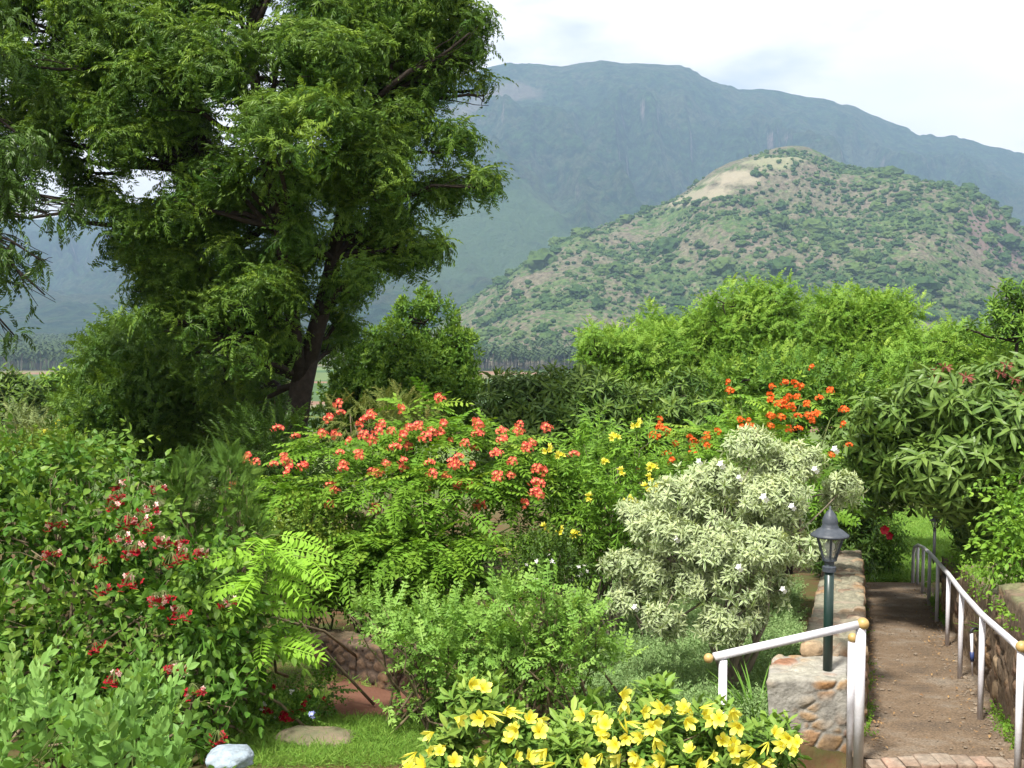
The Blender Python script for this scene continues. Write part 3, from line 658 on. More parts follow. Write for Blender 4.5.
T_poin = [pinnate(.36, 8, L_obl, .085, ang=66, droop=d, vdrop=.08, start=.08, taper=.4, seed=s) for s, d in ((1, .25), (2, .4), (3, .12))]
T_bright = [pinnate(.44, 12, L_obl, .10, ang=70, droop=d, vdrop=.05, start=.05, taper=.55, seed=s) for s, d in ((11, .3), (12, .45))]
L_oval = leaf(1, .52, 3, .15, .25, .45)
T_oval = [opposite(.34, 5, L_oval, .095, ang=65, droop=d, ldroop=.45, seed=s) for s, d in ((21, .5), (22, .8), (23, .3))]
T_glauc = [opposite(.34, 6, leaf(1, .50, 3, .25, .12, .5), .115, ang=58, droop=-.05, ldroop=-.05, seed=s) for s in (31, 32, 33)]
T_mango = [whorl(11, leaf(1, .24, 3, .25, .42, .5), .22, .16, (-45, 35), seed=s) for s in (41, 42, 43)]
T_mangob = [whorl(10, leaf(1, .25, 2, .25, .35, .5), .20, .16, (-25, 50), seed=s) for s in (44, 45, 46)]
T_var = [whorl(12, leaf(1, .25, 3, .2, .28, .5), .105, .11, (-20, 50), seed=s) for s in (51, 52, 53)]
T_all = [whorl(14, leaf(1, .34, 3, .2, .15, .55), .095, .16, (-15, 50), seed=s) for s in (61, 62)]
T_small = [opposite(.22, 8, leaf(1, .6, 1, .2, .1, .5), .045, ang=60, droop=.1, seed=s) for s in (71, 72)]
T_light = [opposite(.24, 7, leaf(1, .56, 2, .2, .2, .5), .060, ang=66, droop=d, ldroop=.12, seed=s, dec=False) for s, d in ((81, .0), (82, .2), (83, -.1))]
T_tec = [pinnate(.26, 4, leaf(1, .26, 2, .15, .25, .4), .10, ang=52, droop=d, vdrop=.2, seed=s) for s, d in ((91, .3), (92, .7))]
T_acac = [whorl(9, leaf(1, .42, 1, .2, .15, .5), .11, .14, (0, 70), seed=s) for s in (101, 102)] + [pinnate(.34, 7, leaf(1, .36, 1, .2, .1, .5), .085, ang=50, droop=.1, seed=9)]

# --- materials of the leaves
M_neem = leafmat('neem_leaves', (.028, .080, .012), (.066, .15, .018), (.20, .31, .035), rough=.45, trans=.33)
M_dark = leafmat('dark_leaves', (.03, .07, .010), (.06, .12, .016), (.15, .23, .03), rough=.4, trans=.2)
M_mid = leafmat('mid_leaves', (.055, .14, .018), (.11, .23, .028), (.24, .36, .045), rough=.5, trans=.3)
M_yel = leafmat('yellow_green_leaves', (.085, .20, .022), (.16, .31, .035), (.32, .46, .07), rough=.5, trans=.36)
M_poin = leafmat('poinciana_leaves', (.09, .21, .018), (.17, .32, .03), (.32, .42, .05), rough=.6, trans=.38, spec=.2)
M_bright = leafmat('bright_fern_leaves', (.18, .36, .03), (.26, .46, .045), (.36, .52, .07), rough=.6, trans=.42, spec=.2)
M_creep = leafmat('creeper_leaves', (.040, .12, .014), (.095, .21, .025), (.26, .37, .055), rough=.45, trans=.35)
M_glauc = leafmat('glaucous_leaves', (.10, .23, .045), (.18, .34, .075), (.32, .48, .15), rough=.5, trans=.38)
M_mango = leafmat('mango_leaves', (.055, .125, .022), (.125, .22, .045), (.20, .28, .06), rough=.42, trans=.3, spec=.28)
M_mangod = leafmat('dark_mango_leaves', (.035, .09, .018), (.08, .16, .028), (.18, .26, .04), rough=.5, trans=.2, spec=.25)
M_var = leafmat('variegated_leaves', (.12, .22, .05), (.22, .30, .09), (.45, .50, .20), edge=(.50, .57, .38), rough=.45, trans=.3, edge_pos=.50)
M_all = leafmat('allamanda_leaves', (.07, .17, .025), (.14, .27, .04), (.28, .38, .07), rough=.5, trans=.3, spec=.2)
M_light = leafmat('light_shrub_leaves', (.11, .24, .035), (.19, .35, .06), (.32, .47, .11), rough=.5, trans=.38)
M_small = leafmat('small_leaves', (.06, .14, .02), (.15, .24, .03), (.30, .35, .05), rough=.4, trans=.3)
M_tec = leafmat('tecoma_leaves', (.09, .21, .02), (.17, .32, .035), (.28, .42, .05), rough=.5, trans=.35)
M_thuja = leafmat('cypress_sprays', (.045, .11, .015), (.09, .17, .02), (.15, .22, .03), rough=.7, trans=.15)
M_olive = leafmat('olive_leaves', (.10, .15, .05), (.18, .23, .08), (.30, .31, .10), rough=.6, trans=.25)
M_grass = leafmat('grass_blades', (.10, .22, .03), (.20, .36, .05), (.30, .42, .09), rough=.6, trans=.35)
M_blue = leafmat('feathery_leaves', (.14, .25, .08), (.25, .37, .15), (.34, .46, .20), rough=.6, trans=.3)

# --- the big neem tree
def tree_limbs(trunk_pts, trunk_r, clumps, fork_range=(.55, 1), r0=.09, nsub=5):
    parts = [tube(trunk_pts, trunk_r, 10, .12)]; tp = np.array(trunk_pts)
    for c in clumps:
        cc = np.array(c[:3]); d = np.linalg.norm(tp - cc, axis=1); lowok = tp[:, 2] < cc[2] + .3
        cands = np.where(lowok)[0]; k = cands[np.argmin(d[cands])] if len(cands) else len(tp) - 1; k = min(max(k, int(len(tp) * fork_range[0])), len(tp) - 1)
        pts = wiggle(tp[k], cc, 8, .05, .05); parts.append(tube(pts, np.linspace(min(r0, trunk_r[k] * .6), .022, 8), 6))
        for j in range(nsub):
            e = cc + nrm(rng.normal(0, 1, 3)) * np.array(c[3:6]) * .85; parts.append(tube(wiggle(pts[rng.integers(4, 8)], e, 6, .07, -.03), np.linspace(.022, .006, 6), 4))
    return parts
Yn = 15.0
base = at(300, 600, Yn); base[2] = gz(base[0], base[1]) - .05
trunk = [base, at(288, 520, Yn), at(292, 450, Yn), at(301, 390, Yn), at(312, 340, Yn)]
limbA = [at(304, 375, Yn), at(320, 315, Yn - .1), at(334, 260, Yn - .2), at(345, 200, Yn - .3), at(352, 120, Yn - .3), at(350, 40, Yn), at(345, -60, Yn), at(340, -160, Yn)]
limbB = [at(298, 375, Yn), at(268, 310, Yn + .3), at(236, 250, Yn + .3), at(215, 180, Yn), at(195, 100, Yn), at(190, 10, Yn + .2), at(185, -90, Yn + .3)]
limbC = [at(300, 385, Yn), at(292, 310, Yn - .4), at(280, 230, Yn - .7), at(262, 140, Yn - .8), at(250, 40, Yn - .6), at(255, -60, Yn - .5), at(260, -170, Yn)]
def C_(px, py, rp, Y, ky=1.0, dn=1.0):
    c = at(px, py, Y); s = rp * Y / F; return (*c, s, s * .95, s * .8 * ky, dn)
neem = []
for px, py, rp, Y in [(440, 40, 34, 15), (470, 22, 26, 15.2), (432, 72, 30, 15), (475, 58, 16, 15.3), (415, 60, 34, 15.4), (290, 0, 44, 14.6), (215, 385, 26, 16), (245, 330, 26, 15.6), (285, 335, 20, 15.8), (255, 375, 22, 16), (340, 335, 18, 15.7), (240, 410, 22, 16.2), (150, 250, 32, 15), (185, 280, 34, 14.8), (225, 250, 34, 15), (250, 290, 32, 14.8), (205, 315, 32, 15), (135, 265, 24, 15), (240, 225, 34, 15.2), (280, 265, 32, 15.2), (165, 305, 26, 15), (225, 345, 26, 15.4), (260, 360, 22, 15.6), (345, 305, 26, 15), (365, 260, 30, 15.2), (320, 255, 30, 15.6), (185, 345, 22, 15.8), (10, 10, 50, 14.8), (-20, 60, 50, 15), (60, 110, 40, 14.6), (30, 160, 34, 15), (5, 190, 34, 15), (100, 20, 50, 14.2), (235, 310, 28, 14.4), (215, 335, 26, 14.8), (180, 130, 44, 15.6), (270, 200, 40, 15.8), (60, 40, 52, 14.6), (25, 110, 42, 15), (130, 60, 55, 14), (120, 140, 45, 14), (165, 180, 42, 14), (90, 175, 34, 14.4), (200, 90, 52, 13.6), (190, 20, 55, 14.2), (265, 60, 52, 13.4), (255, 140, 48, 13.4),
        (230, 190, 40, 13.8), (320, 30, 55, 13.8), (330, 100, 50, 13.6), (310, 160, 46, 13.4), (365, 60, 48, 14.4), (400, 25, 50, 14.8), (455, 8, 34, 15.2), (385, 120, 44, 14.2), (430, 100, 36, 15), (420, 150, 40, 15), (372, 178, 42, 14.2),
        (455, 186, 32, 15.2), (405, 205, 36, 14.8), (345, 220, 40, 14), (390, 240, 34, 14.6), (300, 215, 38, 13.6), (355, 275, 30, 14.4), (150, 225, 34, 14.6), (185, 255, 38, 14.6), (155, 285, 26, 14.8), (200, 300, 34, 14.8), (235, 275, 30, 14.4), (265, 285, 32, 14.2),
        (285, 300, 20, 14.3), (250, 330, 30, 14.8), (60, -40, 60, 15), (150, -50, 60, 15), (250, -50, 60, 14.6), (340, -50, 60, 14.8), (430, -50, 50, 15.2), (200, 60, 50, 16.2), (300, 80, 50, 16.4), (120, 100, 44, 16), (380, 90, 44, 16.2), (230, 160, 46, 16.4), (330, 180, 40, 16.4), (190, 225, 40, 16.2), (488, 90, 16, 15.4), (478, 182, 15, 15.4)]:
    for q in range(3 if rp > 30 else 2):
        k = rp * .55 if rp > 20 else rp * .8; neem.append(C_(px + rng.normal(0, rp * .5), py + rng.normal(0, rp * .5), k * rng.uniform(.8, 1.2), Y + rng.normal(0, .4), 1.05))
t = thing('neem_tree', 'tall spreading feathery-leaved tree with dark forked trunk, largest in the garden', 'tree', tuple(base))
parts = [tube(trunk, [.26, .20, .165, .15, .14], 12, .15), tube(limbA, np.linspace(.135, .035, 8), 10, .12), tube(limbB, np.linspace(.125, .04, 7), 10, .12), tube(limbC, np.linspace(.11, .04, 7), 10, .12)]
allp = np.array(limbA + limbB + limbC)
for c in neem:
    cc = np.array(c[:3]); d = np.linalg.norm(allp - cc, axis=1) + np.where(allp[:, 2] > cc[2], 1.5, 0); a = allp[np.argmin(d)]
    pts = wiggle(a, cc, 7, .06, .05); parts.append(tube(pts, np.linspace(.05, .014, 7), 5))
    for j in range(5): parts.append(tube(wiggle(pts[rng.integers(3, 7)], cc + nrm(rng.normal(0, 1, 3)) * c[3] * .95, 5, .07), np.linspace(.012, .004, 5), 3))
put('trunk', merge(parts), M_bark, t, True)
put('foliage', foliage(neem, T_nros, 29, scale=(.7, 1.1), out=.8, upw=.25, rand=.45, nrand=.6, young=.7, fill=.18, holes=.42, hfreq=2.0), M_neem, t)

# --- tree whose drooping twigs enter at the left edge
c0 = at(-150, 600, 11.5); c0[2] = gz(c0[0], c0[1]); t = thing('neem_tree', 'drooping dark twigs hanging in at the left edge before the mountain', 'tree', tuple(c0))
tp = [c0, at(-150, 400, 11.5), at(-130, 200, 11.5), at(-110, 60, 11.5), at(-80, -60, 11.5)]
cl = [C_(*q) for q in [(-60, 100, 50, 11.5), (-20, 160, 42, 11.5), (10, 200, 30, 11.4), (-30, 240, 40, 11.3), (15, 250, 24, 11.3), (50, 215, 20, 11.4), (75, 205, 15, 11.5), (0, 290, 20, 11.3), (45, 295, 13, 11.3), (14, 335, 10, 11.3), (40, 260, 12, 11.3), (-70, 0, 60, 11.6), (-100, 200, 50, 11.6), (-90, 300, 40, 11.6), (-150, 120, 50, 11.8), (-200, 60, 50, 11.6), (-190, 200, 45, 11.4), (-150, 0, 60, 11.6), (-130, 260, 40, 12), (30, 150, 26, 11.6), (0, 40, 34, 11.8)]]
parts = [tube(tp, [.17, .15, .13, .10, .07], 10, .1)]
for c in cl:
    cc = np.array(c[:3]); k = np.array(tp[2:]); a = k[np.argmin(np.linalg.norm(k - cc, axis=1))]; pts = wiggle(a, cc, 8, .04, .10); parts.append(tube(pts, np.linspace(.045, .008, 8), 5))
    for j in range(4): parts.append(tube(wiggle(pts[rng.integers(4, 8)], cc + nrm(rng.normal(0, 1, 3) + (0, 0, -.6)) * c[3], 5, .06), np.linspace(.008, .003, 5), 3))
put('trunk', merge(parts), M_bark, t, True)
put('foliage', foliage(cl, T_neem, 60, scale=(.6, .9), out=.5, upw=-.5, rand=.5, young=.1, fill=.4, holes=.45, hfreq=3), M_dark, t)

# --- other trees behind
def crown(x0, y0, x1, y1, Y, k, dep=None, lr=.4, low=-.5, seed=0):
    c, rad = ell(x0, y0, x1, y1, Y, dep); return lumps(c, rad, k, lr, seed, low) + [(*c, rad[0] * .6, rad[1] * .6, rad[2] * .6, .5)]
def tree(label, clumps, tpls, dens, lmat, r0=.10, name='tree', group=None, **kw):
    cs = np.array([c[:3] for c in clumps]); cx, cy = cs[:, 0].mean(), cs[:, 1].mean(); b = np.array([cx, cy, gz(cx, cy) - .05]); top = np.array([cx + .1, cy, cs[:, 2].max() - .2])
    tpn = wiggle(b, top, 9, .02); t = thing(name, label, 'tree', tuple(b), group)
    put('trunk', merge(tree_limbs(tpn, np.linspace(r0, r0 * .3, 9), clumps, (.3, 1), r0 * .5, 3)), M_bark, t, True)
    put('foliage', foliage(clumps, tpls, dens, **kw), lmat, t); return t
cl = crown(75, 305, 290, 480, 18.5, 30, 1.5, .34, -.9, 1) + crown(60, 370, 170, 480, 17.5, 10, .8, .4, -.8, 2) + [C_(130, 350, 30, 18), C_(90, 440, 26, 17.2), C_(180, 330, 30, 18)]
tree('broad drooping feathery tree left of the large dark trunk', cl, T_pros, 11, M_neem, .14, scale=(.8, 1.2), out=.7, upw=.1, young=.4, fill=.25, holes=.38)
cl = crown(340, 330, 485, 450, 20, 22, 1.4, .36, -.8, 3) + [C_(425, 325, 30, 20, 1.3), C_(455, 350, 24, 20), C_(395, 345, 26, 19.5), C_(420, 305, 17, 20, 1.2), C_(350, 350, 28, 20), C_(345, 395, 24, 20), C_(335, 425, 24, 19.5), C_(350, 445, 26, 19)]
tree('rounded green tree just right of the large dark trunk', cl, T_acac[:2], 42, M_mid, .12, scale=(.7, 1.1), out=.9, upw=.3, young=.4, fill=.2, holes=.38)
cl = crown(478, 368, 640, 500, 17.5, 24, 1.2, .34, -.8, 4)
tree('dark glossy narrow-leaved tree in the gap before the valley field', cl, T_mangob, 20, M_mangod, .1, scale=(.8, 1.15), out=.8, upw=.1, young=.25, fill=.2, holes=.38)
cl = crown(610, 375, 735, 500, 17.5, 18, 1.2, .36, -.8, 5)
tree('dark glossy narrow-leaved tree above the tall orange blossoms', cl, T_mangob, 20, M_mangod, .1, scale=(.8, 1.15), out=.8, upw=.1, young=.3, fill=.2, holes=.38)
for lab, bx, Y, sd_ in [('leftmost yellow-green plumed tree in the row under the hill', (572, 345, 690, 480), 23, 6), ('yellow-green feathery tree with the highest crown in the row under the hill', (690, 302, 822, 460), 24, 7),
                   ('yellow-green tree filling the gap between the leftmost and the highest crown', (632, 326, 735, 460), 25, 50), ('yellow-green feathery tree right of the highest one under the hill', (800, 306, 925, 460), 24.5, 8), ('leafy yellow-green tree behind the reddish shoots', (890, 342, 1060, 480), 21, 9)]:
    cl = crown(*bx, Y, 34, 1.8, .28, -.6, sd_)
    for q in range(16): cl.append(C_(rng.uniform(bx[0] + 15, bx[2] - 15), bx[1] + rng.uniform(0, 26), rng.uniform(9, 17), Y + rng.uniform(-1, .5), 1.5))
    tree(lab, cl, T_pros + T_acac[:1], 13, M_yel, .1, scale=(.8, 1.2), out=.6, upw=.6, young=.5, fill=.2, holes=.40)
cl = crown(700, 355, 880, 450, 19, 22, 1.3, .34, -.6, 10)
tree('mid green leafy tree just behind the orange blossoms', cl, T_acac, 24, M_mid, .08, scale=(.8, 1.2), out=.7, upw=.4, young=.6, fill=.2, holes=.38)
cl = [C_(1008, 296, 15, 19), C_(1022, 312, 17, 19), C_(995, 318, 13, 19), C_(1040, 300, 20, 19), C_(1012, 335, 20, 19), C_(965, 330, 12, 19), C_(1050, 340, 26, 19)]
tree('dark upright leafy tree top poking over the row at the right edge', cl, T_mangob, 30, M_mid, .07, scale=(.6, .9), out=.7, upw=.5, young=.2, fill=.3)

# --- right mango tree arching over the path
cl = crown(862, 372, 1060, 520, 13.2, 34, 1.5, .30, -.55, 12) + [C_(885, 420, 26, 12.8), C_(870, 455, 22, 13), C_(930, 395, 30, 12.6), (*at(1010, 400, 12.6), .5, .5, .4), C_(900, 480, 22, 13), C_(960, 480, 34, 12.5, 1.2), C_(1015, 470, 30, 12.2), C_(985, 508, 24, 12.8), C_(870, 470, 22, 15.5), C_(850, 470, 24, 15.8), C_(850, 500, 22, 16), C_(905, 488, 22, 14.6), C_(950, 484, 16, 14.2), C_(880, 495, 20, 15), C_(975, 510, 20, 14), C_(985, 530, 18, 13.4), C_(905, 450, 30, 14.5), C_(940, 452, 30, 14), C_(915, 468, 26, 16), C_(880, 470, 26, 17), C_(960, 490, 26, 16), C_(895, 440, 34, 17.5), C_(930, 445, 34, 18), C_(905, 475, 22, 18), C_(865, 440, 28, 17)]  # rearmost clumps are extra foliage added to block sun over the path end
b = np.array([path_r(13.6) + 1.0, 13.6, 0]); b[2] = gz(b[0], b[1]); t = thing('mango_tree', 'dense tree of drooping lance-shaped leaves arching over the path, reddish shoots on top', 'tree', tuple(b))
tp = wiggle(b, at(960, 420, 13.4), 8, .03)
put('trunk', merge(tree_limbs(tp, np.linspace(.14, .06, 8), cl, (.3, 1), .06, 3)), M_bark, t, True)
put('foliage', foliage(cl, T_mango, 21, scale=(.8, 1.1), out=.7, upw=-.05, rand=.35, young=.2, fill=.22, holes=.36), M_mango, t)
M_red = leafmat('reddish_young_leaves', (.30, .09, .08), (.45, .16, .14), (.45, .2, .15), rough=.4, trans=.3)
rs = whorl(10, leaf(1, .26, 2, .25, .4, .5), .12, .12, (-55, 20), seed=77)
P = [at(*q) for q in [(938, 372, 12.5), (947, 368, 12.5), (968, 378, 12.3), (1008, 366, 12.3), (1016, 380, 12.2), (1002, 374, 12.4), (936, 381, 12.4), (1020, 392, 12.2)]]
flowers(t, [rs], M_red, P, [np.array([0, -.2, 1.0])] * 8, .9, 'young_shoot', 'reddish drooping young leaves')

cl = crown(170, 425, 345, 560, 14.2, 18, .8, .36, -.9, 40) + crown(225, 370, 300, 470, 17, 8, .8, .4, -.8, 41)
plant('shrub', 'dark undergrowth bush round the foot of the large dark trunk', 'shrub', cl, T_plume, 30, M_dark, M_twig, r0=.02, young=.2, fill=.3)
# --- orange flowered poinciana at mid distance
one = bloom(5, .05, .25, .75, seed=3, seg=2)
M_orange = petalmat('orange_petals', (.75, .35, .05), (.80, .10, .02), (.85, .16, .03)); M_coral = petalmat('coral_petals', (.85, .60, .15), (.74, .08, .08), (.84, .20, .18))
CLU = [cluster(one, 16, .13, seed=s, dome=.8) for s in range(4)]
cl = crown(655, 415, 838, 520, 13.2, 22, .9, .34, -.6, 13) + [C_(740, 408, 20, 13.2), C_(800, 405, 24, 13.4), C_(830, 420, 18, 13.2), C_(690, 440, 24, 12.8)]
t = plant('poinciana_shrub', 'ferny shrub with orange flower heads above the pale variegated bush', 'shrub', cl, T_poin, 44, M_poin, M_green_twig, r0=.02, out=.8, upw=.15, rand=.3, young=.4, fill=.15, holes=.36, flat=True, tier=7.5)
P = []
for k in range(58):
    if k < 40: px, py = rng.normal(795, 33), rng.normal(412, 14)
    else: px, py = rng.normal(680, 22), rng.normal(442, 14)
    P.append(at(px, py, 12.7 + (450 - py) * -.004 + rng.uniform(-.3, .25)))
P += [at(812, 368, 13), at(730, 391, 13), at(664, 430, 12.6), at(655, 468, 12.4), at(672, 462, 12.4)]
flowers(t, CLU, M_orange, P, [nrm(np.array([rng.normal(0, .2), -.4, 1.0])) for _ in P], .42, 'flower_cluster')

# --- big coral-red poinciana
cl = []
for q in [(300, 490, 38, 11.6), (345, 450, 40, 11.6), (395, 440, 42, 11.8), (445, 445, 42, 11.6), (495, 455, 40, 11.6), (525, 480, 32, 11.5), (350, 500, 46, 11.1), (410, 490, 46, 11.0), (465, 500, 46, 11.0), (515, 525, 36, 11.0),
          (375, 550, 48, 10.8), (430, 550, 48, 10.7), (480, 560, 44, 10.8), (340, 560, 36, 10.9), (400, 585, 40, 10.8), (455, 590, 40, 10.8), (350, 600, 34, 10.9), (320, 600, 30, 11.1), (300, 565, 30, 11.2), (375, 615, 30, 10.8), (285, 500, 26, 11.2), (270, 480, 20, 11.4), (420, 420, 30, 12), (330, 530, 36, 11.3), (505, 580, 30, 11.2)]:
    cl.append(C_(*q, .62))
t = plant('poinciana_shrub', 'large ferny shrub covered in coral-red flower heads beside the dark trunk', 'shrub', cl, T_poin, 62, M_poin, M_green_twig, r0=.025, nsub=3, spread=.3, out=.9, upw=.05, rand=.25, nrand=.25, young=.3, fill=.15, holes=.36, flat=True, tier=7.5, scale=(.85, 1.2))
P = []
for px, py, n_, sx, sy in [(350, 432, 8, 22, 5), (290, 462, 9, 18, 5), (310, 470, 4, 20, 10), (385, 425, 8, 24, 7), (400, 455, 9, 30, 12), (450, 430, 10, 24, 7), (500, 440, 8, 18, 5), (520, 465, 8, 18, 10), (430, 480, 11, 30, 12), (380, 425, 5, 40, 8), (480, 475, 8, 26, 12), (535, 490, 5, 8, 5), (350, 480, 5, 20, 15)]:
    for _ in range(n_): P.append(at(px + rng.normal(0, sx * 1.35), py + rng.normal(0, sy * 1.5), 11.25 - (py - 430) * .009 + rng.uniform(-.15, .05)))
flowers(t, CLU, M_coral, P, [nrm(np.array([rng.normal(0, .25), -.5, 1.0])) for _ in P], .48, 'flower_cluster')
cl = crown(325, 396, 445, 450, 13, 12, .6, .4, -.5, 14)
plant('shrub', 'brownish olive bush with fine leaves behind the coral-red flowers', 'shrub', cl, T_plume, 40, leafmat('bronze_leaves', (.09, .13, .025), (.15, .19, .04), (.26, .22, .06), trans=.3), M_twig, r0=.02, scale=(.5, .8), young=.4, upw=.4)
cl = crown(255, 505, 345, 600, 10.6, 14, .45, .36, -.9, 15)
plant('shrub', 'small glossy-leaved bush under the left edge of the coral-red flowers', 'shrub', cl, T_small, 75, M_small, M_twig, r0=.012, young=.5, fill=.3, rand=.6)

# --- tecoma with yellow trumpets
cl = crown(545, 432, 665, 600, 11.6, 26, .7, .32, -.9, 16) + [C_(560, 480, 26, 11.4), C_(590, 445, 22, 11.6), C_(640, 450, 22, 11.6), C_(620, 520, 30, 11.2)]
t = plant('yellow_bell_shrub', 'tall green shrub with scattered yellow trumpet flowers left of the pale bush', 'shrub', cl, T_tec, 34, M_tec, M_grey_twig, r0=.014, spread=.25, out=.5, upw=.5, rand=.4, young=.3, fill=.25, holes=.38)
M_yellow = petalmat('yellow_petals', (.78, .62, .03), (.84, .79, .09), (.87, .86, .24)); oneY = bloom(5, .045, .9, .8, .02, seed=4, seg=2)
CLY = [cluster(oneY, 7, .07, seed=s) for s in range(3)]
P = [at(*q) for q in [(637, 425, 11.3), (615, 438, 11.2), (622, 472, 10.9), (628, 500, 10.7), (634, 503, 10.7), (655, 490, 10.9), (660, 485, 10.9), (652, 468, 11), (650, 478, 10.9), (548, 450, 11), (560, 456, 11), (545, 528, 10.8), (560, 532, 10.8), (575, 535, 10.7), (590, 498, 10.8), (650, 530, 10.8), (605, 462, 10.9), (646, 488, 10.8)]]
flowers(t, CLY, M_yellow, P, [nrm(np.array([rng.normal(0, .3), -.8, .6])) for _ in P], .62, 'flower_cluster')
cl = crown(500, 530, 600, 620, 10.3, 14, .5, .36, -.8, 17)
t = plant('jasmine_bush', 'dark thin-twigged bush starred with tiny white flowers under the coral shrub', 'shrub', cl, T_small, 45, M_dark, M_grey_twig, r0=.01, scale=(.7, 1), rand=.6, fill=.4)
M_white = petalmat('white_petals', (.7, .7, .45), (.8, .8, .78), (.82, .82, .82)); oneW = bloom(5, .028, .1, .6, seed=8, seg=2)
P, D = surf_pts(cl, 22, .2, 1.2); flowers(t, [oneW], M_white, P, D, .8)

# --- variegated bush
cl = []
for q in [(760, 470, 34, 9.3), (715, 475, 32, 9.3), (805, 475, 30, 9.2), (832, 490, 22, 9.2), (680, 505, 34, 9.1), (735, 510, 40, 8.9), (790, 515, 36, 8.9), (655, 540, 32, 9.0), (700, 550, 38, 8.7), (755, 555, 40, 8.6), (800, 550, 30, 8.8), (640, 570, 24, 9.0), (625, 560, 18, 9.1),
          (690, 590, 28, 8.7), (735, 600, 34, 8.5), (780, 595, 30, 8.6), (775, 445 + 18, 26, 9.6), (745, 620, 22, 8.6), (645, 510, 20, 9.4), (740, 480, 36, 9.8), (700, 520, 36, 9.8), (780, 530, 36, 9.8), (620, 590, 16, 9), (645, 605, 22, 8.9), (670, 620, 20, 8.8), (655, 575, 26, 8.9), (715, 625, 20, 8.6)]:
    for k in range(2): cl.append(C_(q[0] + rng.normal(0, q[2] * .35), q[1] + rng.normal(0, q[2] * .3), q[2] * .72, q[3] + rng.normal(0, .12), .8))
b = at(735, 690, 8.9); b[2] = gz(b[0], b[1]); stems = []
for (fx, fy, fY), tg in zip([(705, 600, 8.8), (690, 560, 8.9), (745, 590, 8.8), (775, 560, 9), (800, 540, 9.1), (720, 530, 9.2), (760, 500, 9.3)], range(7)):
    f = at(fx, fy, fY); stems.append(tube(wiggle(b + rng.normal(0, .03, 3), f, 9, .06, .02), np.linspace(.028, .014, 9), 7, .15))
    for c in cl[tg::7]:
        stems.append(tube(wiggle(f, c[:3], 6, .05), np.linspace(.013, .005, 6), 4))
        for _ in range(4): stems.append(tube(wiggle(c[:3], np.array(c[:3]) + nrm(rng.normal(0, 1, 3)) * c[3] * .9, 4, .05), np.linspace(.005, .002, 4), 3))
t = plant('variegated_bush', 'rounded bush of cream-edged pale leaves on bare crooked stems beside the lamp', 'shrub', cl, T_var, 170, M_var, M_grey_twig, base=tuple(b), stems=merge(stems), scale=(.48, .78), out=.8, upw=.35, rand=.35, young=.5, fill=.2, holes=.38, hfreq=4)
P = [at(*q) for q in [(793, 507, 8.5), (816, 470, 8.9), (765, 498, 8.6), (740, 478, 8.8), (677, 539, 8.5), (740, 568, 8.3), (636, 608, 8.7), (784, 590, 8.3), (836, 450, 9), (700, 462, 9), (722, 465, 8.9)]]
flowers(t, [cluster(bloom(5, .03, .1, .7, seed=1, seg=2), 3, .025, seed=2)], M_white, P, [np.array([0, -1, .4])] * len(P), 1.0, 'flower')

# --- flowering creeper mass at the left
cl = []
for px, py, rp, Y in [(15, 500, 44, 8.6), (70, 490, 40, 8.8), (125, 495, 36, 8.7), (20, 560, 52, 8.1), (80, 545, 50, 8.2), (140, 545, 46, 8.1), (185, 570, 34, 8.0), (10, 630, 54, 7.7), (70, 620, 54, 7.7), (135, 610, 52, 7.6), (190, 625, 42, 7.6), (40, 690, 50, 7.4), (100, 680, 50, 7.3), (165, 680, 46, 7.3), (215, 680, 34, 7.5), (235, 655, 26, 7.8), (100, 730, 40, 7.1), (180, 725, 38, 7.1), (-40, 540, 60, 8.3), (-40, 650, 60, 7.7), (45, 465, 26, 9.2), (100, 465, 24, 9.2), (222, 715, 22, 7.2), (150, 500, 28, 8.7)]:
    for k in range(2): cl.append(C_(px + rng.normal(0, rp * .35), py + rng.normal(0, rp * .35), rp * .68, Y + rng.normal(0, .15), .85))
t = plant('flowering_creeper', 'sprawling leafy creeper with hanging red and pink flower bunches on the left', 'creeper', cl, T_oval, 48, M_creep, M_twig, r0=.014, nsub=2, spread=.8, out=.8, upw=-.05, rand=.4, young=.4, fill=.22, holes=.40, hfreq=2.6, scale=(.75, 1.2))
def hang_bunch(seed):
    r = np.random.default_rng(seed); parts = []; mi = []
    for k in range(18):
        a = r.uniform(0, 6.28); e = np.array([math.cos(a) * r.uniform(.02, .09), math.sin(a) * r.uniform(.02, .09), -r.uniform(.05, .12)])
        s = tube([(0, 0, 0), e * .5 + (0, 0, .015), e], .0022, 3); parts.append(s); mi += [0] * len(s[1])
        f = bloom(5, r.uniform(.022, .032), .15, .75, seed=k, seg=2); d = nrm(e + r.normal(0, .03, 3)); q = frames(np.array([[d[1], -d[0], 0.01]]), np.array([d]))[0]
        f = (f[0] @ q.T + e, f[1], f[2]); parts.append(f); mi += [1 if r.random() < .84 else 2] * len(f[1])
    g = merge(parts); return g[0], g[1], g[2], mi
M_crim = petalmat('crimson_petals', (.20, .004, .012), (.33, .008, .02), (.42, .015, .03)); M_pink = petalmat('pale_pink_petals', (.7, .25, .25), (.80, .50, .45), (.85, .68, .62))
HB = [hang_bunch(s) for s in range(4)]
